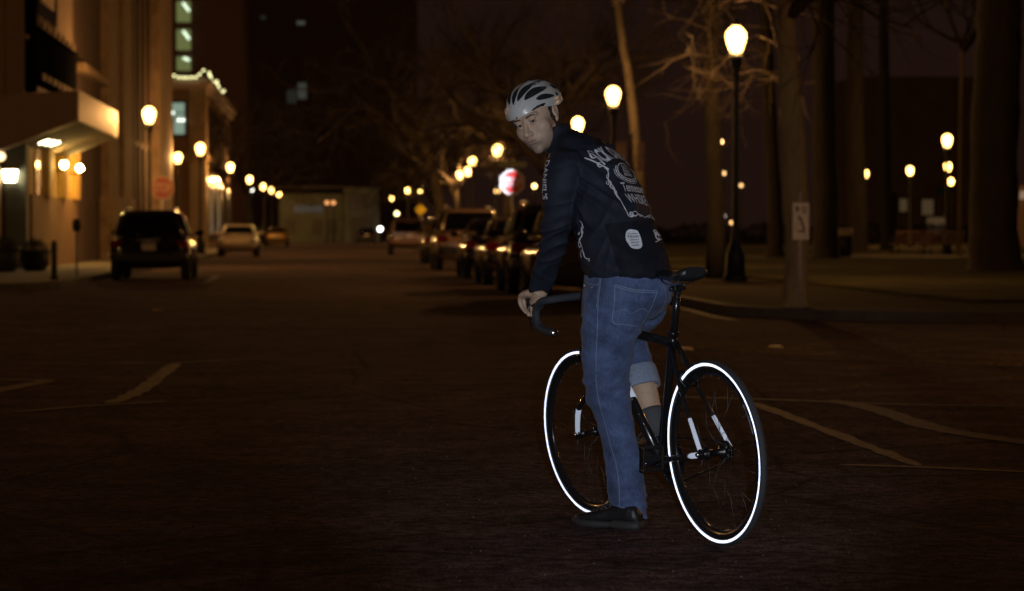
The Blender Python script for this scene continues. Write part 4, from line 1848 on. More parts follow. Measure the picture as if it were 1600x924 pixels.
far_light(521, 317, 244, .2, (1, .4, .13), 1.4, 'right one of two dim orange lights before the pale end building')

# ------------------------------------------------------------------ trees
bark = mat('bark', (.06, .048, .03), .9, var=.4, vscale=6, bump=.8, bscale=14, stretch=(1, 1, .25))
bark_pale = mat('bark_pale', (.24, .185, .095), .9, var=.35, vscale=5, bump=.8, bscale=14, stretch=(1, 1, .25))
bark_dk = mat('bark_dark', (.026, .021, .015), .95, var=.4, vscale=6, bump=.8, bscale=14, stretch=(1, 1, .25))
twig_m = mat('twig_bark', (.036, .027, .018), .9)


def crown_mesh(seed, spread=1.0, limbs=6):
    rn = random.Random(seed)
    mb = MB()

    def grow(p, d, L, r, lev):
        n = 4 if lev < 3 else 3
        pts, dirs = [p.copy()], []
        for i in range(n):
            d = (d + V((rn.gauss(0, .18), rn.gauss(0, .18), rn.gauss(.04, .14)))).normalized()
            p = p + d * (L / n)
            pts.append(p.copy())
            dirs.append(d.copy())
        mb.tube(pts, list(np.linspace(r, r * .45, len(pts))), [7, 5, 4, 3, 3][lev], cap=lev < 2)
        if lev >= 4: return
        k = [4, 4, 4, 3][lev]
        for i in range(k):
            f = .3 + .7 * (i + rn.random() * .6) / k
            j = min(int(f * n), n - 1)
            q = pts[j].lerp(pts[j + 1], f * n - j if f < 1 else 1)
            a = dirs[j]
            o = a.orthogonal().normalized()
            o = Matrix.Rotation(rn.uniform(0, 6.283), 3, a) @ o
            nd = (a * rn.uniform(.55, .9) + o * rn.uniform(.6, .95) * spread).normalized()
            grow(q, nd, L * rn.uniform(.55, .72), r * .5, lev + 1)

    for i in range(limbs):
        t = 2 * math.pi * i / limbs + rn.uniform(-.4, .4)
        e = rn.uniform(.45, 1.1)
        grow(V((0, 0, rn.uniform(-.9, .1))), V((math.cos(t) * math.cos(e), math.sin(t) * math.cos(e), math.sin(e))), rn.uniform(2.8, 4.0), .11, 0)
    return mb.mesh(fix=False)


CROWNS = [crown_mesh(11), crown_mesh(23, 1.1, 7), crown_mesh(37, .9, 6)]
for c in CROWNS:
    c.materials.append(twig_m)


def tree(name, lab, pts, Y, rad, k, cs=1.0, m=None, group='trees in the park', rz=None):
    """pts: trunk line as seen, rad: radii in metres"""
    P = [at(px, py, Y) for px, py in pts]
    base = V((P[0].x, P[0].y, .15 if P[0].x > 5.3 else .13))
    P[0].z = base.z
    t = thing(name, lab, 'tree', base, 0, group)
    Q = [p - base for p in P]
    path = [V(q) for q in spline(Q, 5)]
    rr = [q[0] for q in spline([(r, 0) for r in rad], 5)]
    path.insert(0, Q[0] - V((0, 0, .12)))
    rr.insert(0, rr[0] * 1.45)
    rr[1] *= 1.25
    mb = MB()
    mb.tube(path, rr, 14)
    for v in mb.bm.verts:
        v.co += V((noise.noise(v.co * 2.2), noise.noise(v.co * 2.2 + V((9, 0, 0))), 0)) * .12 * rad[0]
    obj('trunk', mb, m or bark, t)
    c = bpy.data.objects.new('crown', CROWNS[k % 3])
    col.objects.link(c)
    c.parent = t
    c.location = Q[-1]
    c.rotation_euler = (0, 0, rz if rz is not None else k * 1.3)
    c.scale = (cs,) * 3
    return t


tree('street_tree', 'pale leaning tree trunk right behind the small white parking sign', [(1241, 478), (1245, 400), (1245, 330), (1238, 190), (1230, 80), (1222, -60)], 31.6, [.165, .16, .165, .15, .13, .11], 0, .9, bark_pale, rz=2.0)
tree('street_tree', 'crooked slender trunk beside the lamp right of the rider helmet', [(1004, 440), (1002, 300), (993, 220), (984, 130), (972, 60), (962, -30)], 68, [.17, .15, .14, .12, .11, .09], 2, .95, mat('bark_mid', (.032, .025, .014), .9, var=.4, vscale=6, bump=.8, bscale=14))
tree('street_tree', 'forked tree trunk rising above the parked estate cars', [(694, 398), (689, 330), (676, 270), (662, 228), (652, 190)], 135, [.34, .30, .24, .20, .16], 0, 1.5, bark)
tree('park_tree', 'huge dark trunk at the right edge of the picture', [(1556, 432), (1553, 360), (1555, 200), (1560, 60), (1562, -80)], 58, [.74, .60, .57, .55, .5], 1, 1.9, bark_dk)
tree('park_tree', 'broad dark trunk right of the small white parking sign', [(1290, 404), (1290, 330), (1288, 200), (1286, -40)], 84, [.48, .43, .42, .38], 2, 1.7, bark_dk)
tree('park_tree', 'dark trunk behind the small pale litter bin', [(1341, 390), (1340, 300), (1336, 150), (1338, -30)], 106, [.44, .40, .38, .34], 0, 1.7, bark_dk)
tree('park_tree', 'narrow dark trunk left of the park benches', [(1386, 382), (1386, 300), (1382, 150), (1380, -30)], 126, [.34, .30, .28, .25], 1, 1.8, bark_dk)
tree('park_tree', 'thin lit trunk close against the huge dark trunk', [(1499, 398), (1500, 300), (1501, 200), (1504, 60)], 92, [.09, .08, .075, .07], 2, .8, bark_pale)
tree('park_tree', 'dark trunk half hidden behind the parking sign tree', [(1212, 404), (1210, 300), (1200, 120), (1196, -60)], 88, [.3, .27, .25, .22], 1, 1.5, bark_dk)
rowT = [(8.2, 92, 'bare street tree behind the lamp at the rider shoulder'), (8.4, 116, 'bare street tree near the lamp left of the rider face'),
        (8.3, 160, 'bare street tree behind the close trio of lamps'), (8.2, 190, 'bare street tree beyond the forked trunk'), (8.3, 225, 'bare street tree above the pickup, farthest on the right row')]
for i, (x, y, lab) in enumerate(rowT):
    s = FPX / y
    px = 517 + x * s
    tree('street_tree', lab, [(px, HOR + s), (px + 2, HOR - 1.5 * s), (px - 3, HOR - 3.4 * s)], y, [.2, .17, .13], i, 1.35, bark, 'street trees along the right kerb', rz=i * 2.1)
for i, (x, y, lab) in enumerate(((-6.6, 150, 'bare street tree beyond the shop with string lights'), (-6.6, 185, 'bare street tree above the yellow car'), (-6.4, 226, 'bare street tree at the far left end of the street'))):
    s = FPX / y
    px = 517 + x * s
    tree('street_tree', lab, [(px, HOR + s), (px + 2, HOR - 1.5 * s), (px + 1, HOR - 3.6 * s)], y, [.17, .15, .12], i + 1, 1.1, bark, 'street trees along the left kerb', rz=i * 1.7)
# low twigs reaching round the big right lamp belong to a street tree whose trunk stands behind the rider's row of cars
def lowbranch():
    base = at(1119, 432, 51)
    base.z = .14
    rn = random.Random(5)
    t = thing('street_tree', 'thin dark tree left of the lamp post foot, its twigs around the large lamp', 'tree', base, 0, 'trees in the park')
    mb = MB()
    top = at(1108, -60, 51) - base
    mb.tube([V((0, 0, -.1)), V((0, 0, 1.2)), top * .55, top], [.25, .19, .165, .13], 12)
    obj('trunk', mb, bark_dk, t)
    mb = MB()
    def tw(p, d, L, r, lev):
        pts = [p]
        for i in range(5):
            d = (d + V((rn.gauss(0, .22), rn.gauss(0, .22), rn.gauss(-.01, .16)))).normalized()
            p = p + d * L / 5
            pts.append(p)
        mb.tube(pts, list(np.linspace(r, r * .4, 6)), 5)
        if lev < 3:
            for i in range(5):
                q = pts[1 + rn.randrange(5)]
                nd = (d * .8 + V((rn.gauss(0, .6), rn.gauss(0, .6), rn.gauss(0, .45)))).normalized()
                tw(q, nd, L * .6, r * .6, lev + 1)
    for px, py in ((1135, 60), (1165, 105), (1080, 40), (1185, 92), (1060, 90), (1120, 20), (1195, 70)):
        a = top * rn.uniform(.6, .95)
        e = at(px, py, 48.4 + rn.uniform(-.5, 1.6)) - base
        tw(a, (e - a).normalized(), (e - a).length * 1.15, .022, 1)
    obj('crown', mb.mesh(fix=False), mat('twig_dark', (.028, .02, .012), .9), t)
lowbranch()

# ------------------------------------------------------------------ benches and bin in the park
wood = mat('bench_wood', (.30, .17, .10), .6, var=.3, vscale=12)
def make_bench():
    t = thing('park_bench', 'x', 'bench')
    mb = MB()
    for i in range(5): mb.b2(-.95, .95, -.05 + i * .095, .03 + i * .095, .42, .45)
    obj('seat', mb, wood, t)
    mb = MB()
    for i in range(11): mb.box((-.88 + i * .176, .45, .68), .06, .025, .50, Matrix.Rotation(R(-10), 4, 'X'))
    mb.b2(-.97, .97, .475, .505, .90, .97)
    obj('backrest', mb, wood, t)
    for x in (-.82, .82):
        mb = MB()
        mb.tube([(x, -.03, 0), (x, -.02, .42)], .028, 8)
        mb.tube([(x, .42, 0), (x, .41, .42), (x, .49, .92)], .028, 8)
        mb.tube([(x, -.02, .42), (x, .41, .42)], .025, 8)
        obj('leg', mb, iron, t)
        mb = MB()
        mb.tube([(x, -.04, .42), (x, -.03, .64), (x, .44, .66)], .025, 8)
        obj('armrest', mb, iron, t)
    return t
bench0 = make_bench()
for i, (px, Y, rz, lab) in enumerate(((1466, 97, .15, 'slatted park bench beside the huge dark trunk'), (1420, 99, .35, 'slatted park bench under the lone park lamp'))):
    b = bench0 if i == 0 else dup(bench0)
    p = at(px, 400, Y)
    b.location = (p.x, p.y, .192)
    b.rotation_euler = (0, 0, rz + math.pi)
    b['label'] = lab
    b['group'] = 'benches in the park'
p = at(1320, 395, 90)
t = thing('litter_bin', 'small litter bin with pale lid before the dark trunks on the lawn', 'litter bin', (p.x, p.y, .185))
mb = MB(); mb.lathe((0, 0, 0), (0, 0, 1), [(.22, 0), (.27, .05), (.28, .75), (.25, .8)], 16); obj('bin_body', mb, iron, t)
mb = MB(); mb.lathe((0, 0, .80), (0, 0, 1), [(.30, 0), (.31, .06), (.30, .22), (.2, .28), (.02, .3)], 16); obj('lid', mb, mat('pale_metal', (.6, .5, .3), .5), t)

# ------------------------------------------------------------------ signs
red_r = retro('stop_red_sheeting', (.62, .035, .03), .13, .75)
white_r = retro('sign_white_sheeting', (.75, .75, .80), .13, .75)


def octo(r, y):
    return [(r * math.cos(R(22.5 + 45 * i)), y, r * math.sin(R(22.5 + 45 * i))) for i in range(8)]


def stop_sign(px, py, Y, lab, red, white, rz=0., blade=False):
    p = at(px, py, Y)
    z = p.z
    t = thing('stop_sign', lab, 'stop sign', (p.x, p.y, .14), rz)
    z -= .14
    mb = MB()
    mb.tube([(0, .04, 0), (0, .04, z + (.75 if blade else .42))], .032, 8)
    obj('pole', mb, steel, t)
    mb = MB()
    mb.prism([(x, y, q + z) for x, y, q in octo(.41, 0)], (0, .006, 0))
    pl = obj('sign_plate', mb, white, t)
    mb = MB()
    mb.prism([(x, y, q + z) for x, y, q in octo(.355, -.003)], (0, .002, 0))
    obj('sign_face', mb, red, t)
    mb = MB()
    flat_text(mb, 'STOP', (0, -.0055, z - .14), (1, 0, 0), (0, 0, 1),   .40, sx=.62, bold=.03)
    obj('lettering', mb, white, t)
    if blade:
        mb = MB()
        mb.b2(-.45, .45, -.004, .004, z + .47, z + .63)
        obj('name_blade', mb, mat('blade_green', (.10, .11, .07), .6), t)
    return t


stop_sign(800, 285, 75, 'stop sign lit bright white and red beside the rider face, with street name blade', red_r, white_r, R(-1), True)
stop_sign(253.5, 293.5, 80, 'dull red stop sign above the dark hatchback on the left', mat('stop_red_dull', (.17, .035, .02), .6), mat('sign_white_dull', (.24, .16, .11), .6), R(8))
p = at(1252, 478, 31.0)
t = thing('parking_sign', 'small white parking sign on a thin steel post before the pale trunk', 'sign', (p.x, p.y, .14), R(38))
mb = MB(); mb.tube([(0, .025, 0), (0, .025, 1.52)], .026, 8); obj('post', mb, mat('post_steel', (.42, .33, .27), .6, var=.2), t)
z1 = at(1252, 346, 31.0).z - .14
signw = mat('sign_white', (.85, .76, .66), .55, var=.1)
mb = MB(); mb.box((-.02, -.006, z1),   .32, .004, .48, None, .0015); sp = obj('sign_plate', mb, signw, t)
dkm = mat('sign_ink', (.07, .06, .05), .6)
mb = MB()
o = V((-.02, -.0095, z1))
for shape in (ribbon([(-.075, .13), (-.075, .19)], .05), ribbon(ellipse(.06, .15, .035, .035), .018), ribbon(spline([(-.05, .06), (0, .02), (.03, -.04), (.06, -.09)], 5), .035), ribbon([(-.06, -.13), (.07, -.13)], .02), ribbon([(.02, -.12), (.075, -.09), (.07, -.15)], .015)):
    bv = [mb.bm.verts.new(o + V((x, 0, y))) for x, y in shape[0]]
    for f in shape[1]: mb.bm.faces.new([bv[i] for i in f])
obj('sign_marks', mb, dkm, sp)
# banners on a pole by the crooked trunk
p = at(986, 440, 63)
t = thing('banner_pole', 'thin pole with two faded tan banners behind the rider back', 'banner pole', (p.x, p.y, .14))
zt = at(986, 222, 63).z - .14
mb = MB(); mb.tube([(0, 0, 0), (0, 0, zt + .2)], .035, 8); obj('pole', mb, iron, t)
for x, w_ in ((-.27, .27), (.25, .17)):
    mb = MB(); mb.b2(x - w_ / 2, x + w_ / 2, -.004, .004, zt - .78, zt); obj('banner', mb, mat('banner_cloth', (.52, .34, .21), .8, var=.5, vscale=5), t)
# yellow sign
p = at(657, 328, 150)
t = thing('warning_sign', 'bright yellow diamond warning sign above the pickup', 'sign', (p.x, p.y, .14), R(15))
mb = MB(); mb.tube([(0, .03, 0), (0, .03, p.z)], .03, 8); obj('post', mb, steel, t)
mb = MB(); mb.prism([(0, 0, p.z - .5), (.38, 0, p.z - .14), (0, 0, p.z + .24), (-.38, 0, p.z - .14)], (0, .005, 0)); obj('sign_plate', mb, retro('sign_yellow', (.9, .62, .03), .2, .6), t)
# bollard and meter post by the left kerb
p = at(112, 438, 51); p.x = -5.75
t = thing('bollard', 'short dark round topped bollard on the left pavement', 'bollard', (p.x - .0, p.y, .136))
mb = MB(); mb.lathe((0, 0, 0), (0, 0, 1), [(.09, 0), (.09, .05), (.068, .07), (.066, .74), (.05, .80), (.005, .82)], 14); obj('post', mb, iron, t)
mb = MB(); mb.lathe((0, 0, .60), (0, 0, 1), [(.068, 0), (.074, .01), (.074, .05), (.068, .06)], 14); obj('collar', mb, iron, t)
t = thing('parking_meter', 'thin parking meter post between the bollard and the dark hatchback', 'parking meter', (-5.62, 54.2, .136))
mb = MB(); mb.tube([(0, 0, 0), (0, 0, 1.0)], .026, 8); obj('post', mb, steel, t)
mb = MB(); mb.loft([(V((0, 0, 1.0)), V((.05, 0, 0)), V((0, .05, 0))), (V((0, 0, 1.05)), V((.09, 0, 0)), V((0, .06, 0))), (V((0, 0, 1.2)), V((.095, 0, 0)), V((0, .06, 0))), (V((0, 0, 1.28)), V((.05, 0, 0)), V((0, .05, 0)))], 14, ex=3); obj('meter_head', mb, iron, t)

# loose grit on the asphalt
rg = random.Random(9)
mb = MB()
for i in range(1300):
    Y = 4.5 + 26 * rg.random() ** 1.4
    x = (rg.uniform(-40, 1640) - 517) * Y / FPX
    r_ = rg.uniform(.0018, .0042) * (1 + Y / 22)
    c = V((x, Y, .005))
    q = [V((math.cos(t), math.sin(t), 0)) * r_ * rg.uniform(.7, 1.3) for t in (0, 2.1, 4.2)]
    a = mb.bm.verts.new(c + V((0, 0, r_ * 1.2)))
    b = [mb.bm.verts.new(c + v) for v in q]
    for k in range(3): mb.bm.faces.new((b[k], b[(k + 1) % 3], a))
tag(obj('road_grit', mb.mesh(fix=False), mat('grit_stone', (.10, .08, .075), .8)), 'loose pale grit scattered over the dark asphalt', 'grit', kind='stuff')
# ================================================================== vehicles
glass = mat('car_glass', (.008, .009, .010), .06, spec=.6)
tyre_c = mat('car_tyre', (.018, .018, .018), .8)
rim_c = mat('car_rim', (.4, .4, .41), .22, metal=.9)
lens_r = mat('tail_lens', (.12, .006, .007), .06, coat=.5)
lens_c = mat('head_lens', (.45, .45, .42), .1, coat=.5)
plate_m = retro('number_plate', (.55, .50, .48), .42, .5)
trim_b = mat('car_trim', (.015, .015, .016), .55)


def carpaint(name, c, rough=.18):
    return mat('paint_' + name, c, rough, coat=.9, metal=.15)


KINDS = {
    'suv': dict(L=4.5, W=1.86, body=[(0, .74, .44, .90), (.05, .86, .34, 1.00), (.30, .92, .27, 1.03), (2.2, .93, .25, 1.03), (3.3, .92, .26, 1.03), (3.9, .90, .28, .98), (4.35, .84, .32, .88), (4.5, .70, .40, .78)],
                top=[(1.00, .06, 3.45, .86), (1.15, .10, 3.20, .82), (1.45, .30, 2.75, .73), (1.58, .42, 2.45, .66), (1.64, .62, 2.2, .54)], wr=.35, wy=(.85, 3.60)),
    'sedan': dict(L=4.6, W=1.82, body=[(0, .70, .46, .90), (.05, .82, .36, .98), (.35, .89, .28, 1.00), (1.2, .91, .24, 1.0), (3.2, .91, .24, .98), (3.9, .88, .26, .90), (4.4, .80, .32, .76), (4.6, .66, .42, .66)],
                  top=[(.97, .55, 3.45, .82), (1.1, .80, 3.10, .77), (1.32, 1.15, 2.55, .67), (1.42, 1.40, 2.3, .60), (1.46, 1.6, 2.1, .50)], wr=.32, wy=(.92, 3.70)),
    'pickup': dict(L=5.4, W=1.95, body=[(0, .86, .50, 1.06), (.04, .93, .46, 1.10), (.4, .96, .38, 1.10), (2.2, .97, .36, 1.10), (4.2, .96, .36, 1.08), (5.0, .93, .40, 1.04), (5.35, .86, .44, .95), (5.4, .80, .5, .85)],
                   top=[(1.05, 1.75, 4.0, .88), (1.25, 1.80, 3.75, .84), (1.62, 1.95, 3.25, .76), (1.74, 2.1, 3.0, .68), (1.78, 2.3, 2.8, .6)], wr=.38, wy=(1.0, 4.35)),
}


def car(kind, paint, x, Y, lab, flip=False, lean=0., group='cars parked along the right kerb', rack=False, cat='car'):
    k = KINDS[kind]
    L, W = k['L'], k['W']
    t = thing('parked_car' if kind != 'pickup' else 'pickup_truck', lab, cat, (x, Y + (L if flip else 0), 0), (math.pi if flip else 0) + lean, group)
    mb = MB()
    secs = [(V((0, y, (a + b) / 2)), V((w_, 0, 0)), V((0, 0, (b - a) / 2))) for y, w_, a, b in k['body']]
    mb.loft(secs, 36, ex=3.6)
    me = mb.mesh()
    o = bpy.data.objects.new('t', me)
    col.objects.link(o)
    cut = MB()
    for s in (-1, 1):
        for wy in k['wy']:
            cut.lathe((s * (W / 2 - .30), wy, k['wr']), (s, 0, 0), [(k['wr'] + .06, 0), (k['wr'] + .06, .5)], 28)
    co_ = bpy.data.objects.new('c', cut.mesh())
    col.objects.link(co_)
    bo_ = o.modifiers.new('b', 'BOOLEAN')
    bo_.operation = 'DIFFERENCE'
    bo_.object = co_
    dg = bpy.context.evaluated_depsgraph_get()
    dg.update()
    me2 = bpy.data.meshes.new_from_object(o.evaluated_get(dg))
    bpy.data.objects.remove(o)
    bpy.data.objects.remove(co_)
    for p_ in me2.polygons: p_.use_smooth = True
    body = obj('body', me2, paint, t)
    # cabin
    mb = MB()
    top = k['top']
    secs = [(V((0, (a + b) / 2, z)), V((w_, 0, 0)), V((0, (b - a) / 2, 0))) for z, a, b, w_ in top]
    mb.loft(secs, 36, ex=5)
    obj('cabin', mb, paint, t)
    # panes sit a centimetre proud of the cabin sides
    def lerp_top(z):
        for i in range(len(top) - 1):
            if top[i][0] <= z <= top[i + 1][0]:
                u = (z - top[i][0]) / (top[i + 1][0] - top[i][0])
                return [top[i][j] * (1 - u) + top[i + 1][j] * u for j in range(1, 4)]
        return list(top[-1][1:])
    zl, zh = top[0][0] + .07, top[-2][0] - .04
    zs = [zl + (zh - zl) * i / 5 for i in range(6)]
    def pane(name, f):
        mb = MB()
        rows = []
        for z in zs:
            a, b, w_ = lerp_top(z)
            rows.append([mb.bm.verts.new(p) for p in f(a, b, w_, z)])
        for r0, r1 in zip(rows, rows[1:]):
            for i in range(len(r0) - 1):
                mb.bm.faces.new((r0[i], r0[i + 1], r1[i + 1], r1[i])).smooth = True
        bmesh.ops.solidify(mb.bm, geom=mb.bm.faces[:], thickness=.004)
        return obj(name, mb, glass, t)
    pane('rear_window', lambda a, b, w_, z: [(w_ * q, a - .012 + .06 * abs(q) ** 6, z) for q in (-.84, -.5, 0, .5, .84)])
    pane('windscreen', lambda a, b, w_, z: [(w_ * q, b + .012 - .06 * abs(q) ** 6, z) for q in (-.86, -.5, 0, .5, .86)])
    for s in (-1, 1):
        for u0, u1 in ((.12, .46), (.50, .86)):
            pane('side_window', lambda a, b, w_, z: [(s * (w_ + .010), a + (b - a) * q, z) for q in (u0, (u0 + u1) / 2, u1)])
    for s in (-1, 1):
        for wy in k['wy']:
            mb = MB()
            mb.ring((s * (W / 2 - .12), wy, k['wr']), (1, 0, 0), [(k['wr'] - .03, -.11), (k['wr'], -.07), (k['wr'], .07), (k['wr'] - .03, .11), (k['wr'] * .62, .10), (k['wr'] * .62, -.10)], 28)
            wh = obj('wheel', mb, tyre_c, t)
            mb = MB()
            mb.lathe((s * (W / 2 - .12), wy, k['wr']), (s, 0, 0), [(k['wr'] * .6, -.06), (k['wr'] * .61, .07), (k['wr'] * .5, .085), (.06, .06), (.03, .08)], 14)
            obj('rim', mb, rim_c, wh)
        zt = k['body'][1][3] - (.16 if kind != 'pickup' else .22)
        mb = MB()
        mb.loft([(V((s * W * .40, .0, zt)), V((.14, 0, 0)), V((0, 0, .085))), (V((s * W * .42, .10, zt + .01)), V((.13, 0, 0)), V((0, 0, .09))), (V((s * W * .44, .24, zt + .01)), V((.08, 0, 0)), V((0, 0, .075)))], 16, ex=4)
        obj('tail_light', mb, lens_r, t)
        mb = MB()
        mb.loft([(V((s * W * .37, L - .03, .70)), V((.14, 0, 0)), V((0, 0, .07))), (V((s * W * .40, L - .16, .73)), V((.14, 0, 0)), V((0, 0, .08))), (V((s * W * .42, L - .34, .76)), V((.08, 0, 0)), V((0, 0, .07)))], 16, ex=4)
        obj('headlight', mb, lens_c, t)
        ym = top[0][2] - .62
        mb = MB()
        mb.ball((s * (W / 2 + .09), ym, top[0][0] + .10), (.11, .06, .075), None, 14, 10)
        mb.tube([(s * (W / 2 - .08), ym, top[0][0] + .06), (s * (W / 2 + .05), ym, top[0][0] + .09)], .022, 6)
        obj('wing_mirror', mb, paint, t)
        for hy in (1.75, 2.75):
            if kind == 'pickup' and hy < 2: continue
            mb = MB()
            mb.tube([(s * (W / 2 - .005), hy, .90), (s * (W / 2 + .018), hy + .02, .90), (s * (W / 2 + .018), hy + .15, .90), (s * (W / 2 - .005), hy + .17, .90)], .012, 6)
            obj('door_handle', mb, rim_c, t)
    mb = MB()
    zb = k['body'][1][2]
    mb.loft([(V((0, -.05, zb + .20)), V((W * .40, 0, 0)), V((0, 0, .09))), (V((0, .03, zb + .20)), V((W * .475, 0, 0)), V((0, 0, .11))), (V((0, .16, zb + .2)), V((W * .49, 0, 0)), V((0, 0, .10)))], 24, ex=5)
    obj('rear_bumper', mb, paint if kind == 'pickup' else trim_b, t)
    mb = MB()
    mb.b2(-.16, .16, -.018, -.010, zb + .36, zb + .52)
    obj('number_plate', mb, plate_m, t)
    if kind == 'pickup':
        mb = MB()
        mb.b2(-.80, .80, -.016, .02, .86, .89)
        mb.b2(-.80, .80, -.016, .02, 1.01, 1.05)
        obj('tailgate_trim', mb, rim_c, t)
    # chrome strips and bar added to give every car lamp glints
    chr_ = mat('glint_chrome', (.8, .8, .8), .10, metal=1)
    for s in (-1, 1):
        mb = MB()
        tb = top[0][0] + .05
        mb.tube([V(q) for q in spline([(s * (top[0][3] - .10), top[0][1] - .0, tb), (s * (top[0][3] + .012), top[0][1] + .35, tb + .01), (s * (top[0][3] + .02), (top[0][1] + top[0][2]) / 2, tb - .01), (s * (top[0][3] - .02), top[0][2] - .2, tb - .02)], 6)], .014, 6)
        obj('glint_belt_trim', mb, chr_, t)
        mb = MB()
        mb.tube([V(q) for q in spline([(s * W * .30, -.035, zb + .30), (s * W * .46, .02, zb + .30), (s * W * .505, .20, zb + .31), (s * W * .51, .55, zb + .30)], 5)], .016, 6)
        obj('glint_bumper_strip', mb, chr_ if kind != 'pickup' else paint, t)
    mb = MB()
    mb.tube([(-.30, -.02, zb + .60), (.30, -.02, zb + .60)], .018, 6)
    obj('glint_boot_handle', mb, chr_, t)
    if rack:
        for s in (-1, 1):
            mb = MB()
            zt = top[-1][0]
            mb.tube([(s * .56, .65, zt - .03), (s * .56, .70, zt + .05), (s * .56, 2.1, zt + .05), (s * .56, 2.15, zt - .03)], .018, 8)
            obj('roof_rail', mb, rim_c, t)
    return t


black = carpaint('black', (.008, .008, .010), .10)
car('suv', black, -4.2, 56.4, 'dark hatchback parked at the left kerb, seen from behind below the stop sign', group='cars parked along the left kerb', rack=True)
car('sedan', carpaint('cream', (.50, .42, .30), .3), -4.15, 108, 'pale sedan parked ahead of the dark hatchback on the left', group='cars parked along the left kerb', flip=True)
car('sedan', carpaint('yellow', (.62, .36, .02), .3), -4.1, 183, 'yellow car parked far up the left kerb', group='cars parked along the left kerb')
car('sedan', black, 3.3, 222, 'small dark car at the far end of the street')
gr = carpaint('bronze', (.20, .14, .08), .16)
car('suv', carpaint('dark_grey', (.07, .055, .045), .22), 4.10, 36.6, 'parked car nearest behind the rider, hidden by jersey and sleeve', rack=True)
car('suv', black, 4.12, 43.2, "tall black estate car beside the rider's sleeve", rack=True)
car('sedan', gr, 4.10, 50.2, 'bronze sedan whose rear corner catches gold lamp reflections, second left of the sleeve')
car('sedan', black, 4.08, 57.6, 'black saloon with dark rear window between the bronze sedan and the tan estate')
big = car('suv', carpaint('tan', (.30, .20, .13), .2), 4.02, 69.5, 'tan roofed estate car with red tail lights, left end of the near parked line', rack=True)
big.scale = (1.1, 1.1, 1.1)
car('suv', gr, 4.15, 84, 'estate car mostly hidden beyond the tan roofed one')
car('pickup', carpaint('copper', (.20, .11, .06), .3), 3.8, 117, 'copper coloured pickup truck parked on the right, tailgate towards us', cat='pickup truck')

# ================================================================== buildings
stone = mat('stone', (.27, .19, .11), .85, var=.35, vscale=1.6, bump=.3, bscale=12)
stucco = mat('stucco', (.26, .19, .135), .9, var=.15, vscale=.8)
brick_d = mat('dark_brick', (.085, .05, .036), .9, var=.3, vscale=3, bump=.3, bscale=20)
tan_br = mat('tan_brick', (.24, .15, .075), .85, var=.25, vscale=2.5, bump=.3, bscale=20)
ochre = mat('ochre_render', (.62, .42, .12), .8, var=.15, vscale=1.5)
dark_in = mat('dark_opening', (.006, .006, .007), .2)
slate = mat('grey_green_paint', (.10, .115, .095), .7, var=.15, vscale=2)
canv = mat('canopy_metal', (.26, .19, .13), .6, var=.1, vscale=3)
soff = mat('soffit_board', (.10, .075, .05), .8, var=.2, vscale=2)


def yx(px, x=-8.2):
    return abs(x) * FPX / (517 - px)


WX = -8.2
bL = thing('corner_building', 'tall stone and brick corner building with canopy on the left', 'building', (WX, 66, .13))
def bl(name, mb, m, par=None):
    return obj(name, mb, m, par or bL, (WX, 66, .13))
mb = MB(); mb.b2(-34, WX, 66, 121.5, .13, 26); bl('wall', mb, brick_d)
mb = MB(); mb.b2(-33, WX - .02, 65.82, 66.001, 4.6, 26); mb.b2(-33, WX + .12, 65.7, 66, 6.3, 6.42); bl('front_wall', mb, stucco)
for x0, x1, z0, z1 in ((-8.95, -8.75, 4.6, 26), (-9.9, -9.5, 4.6, 26), (-9.5, -8.2, 7.9, 8.05)):
    mb = MB(); mb.b2(x0, x1, 65.68, 65.83, z0, z1); bl('pilaster_strip', mb, stucco)
for z in (8.6, 11.2):
    mb = MB(); mb.b2(-9.4, -8.98, 65.79, 65.83, z - 1.9, z); bl('wall_panel', mb, brick_d)
def onwall(name, pa, pb, z0, z1, m, out=.1, par=None, bev=0.):
    mb = MB(); mb.b2(WX - .05, WX + out, yx(pa), yx(pb), z0, z1, bev); return bl(name, mb, m, par)
onwall('base_course', 52, 122, .13, 2.15, tan_br, .10)
onwall('render_panel', 52, 122, 2.15, 4.3, ochre, .04)
for pa, pb in ((72, 80), (97, 103), (116, 121)):
    onwall('pilaster', pa, pb, 2.15, 4.2, ochre, .22)
w_ = onwall('window', 58, 69, 1.9, 3.6, tan_br, .06)
onwall('pane', 60, 67, 2.0, 3.5, dark_in, .075, w_)
onwall('ledge', 122, 163, 6.3, 6.55, stone, .35)
onwall('pilaster', 163, 178, .13, 25.5, stone, .30)
onwall('pilaster', 181, 195, .13, 25.5, stone, .42)
onwall('pilaster_base', 161, 196, .13, 2.4, stone, .50)
for i in range(5):
    onwall('flute', 200 + i * 8, 203.5 + i * 8, .13, 25.5, mat('brown_stone', (.13, .085, .055), .9, var=.2), .16)
onwall('pilaster', 240, 261, .13, 25.5, stone, .38)
onwall('cornice', 122, 262, 4.7, 4.95, stone, .12)
onwall('upper_panel', 92, 118, 5.1, 22, stucco, .06)
w_ = onwall('window', 62, 92, 7.2, 10.6, dark_in, .10)
onwall('pane', 67, 87, 7.6, 10.3, mat('drawn_blind', (.42, .32, .20), .8), .115, w_)
# piers under the canopy
def pier(x0, x1, y0, y1, z1, m, name='pier'):
    mb = MB(); mb.b2(x0, x1, y0, y1, .13, z1, .02); return bl(name, mb, m)
pier(-8.62, -8.06, 65.0, 65.68, 4.0, slate)
pier(-8.98, -8.72, 64.7, 65.0, 3.5, mat('cream_paint', (.55, .42, .28), .7))
pier(-12, -9.2, 65.4, 65.68, 3.6, stucco, 'shop_front')
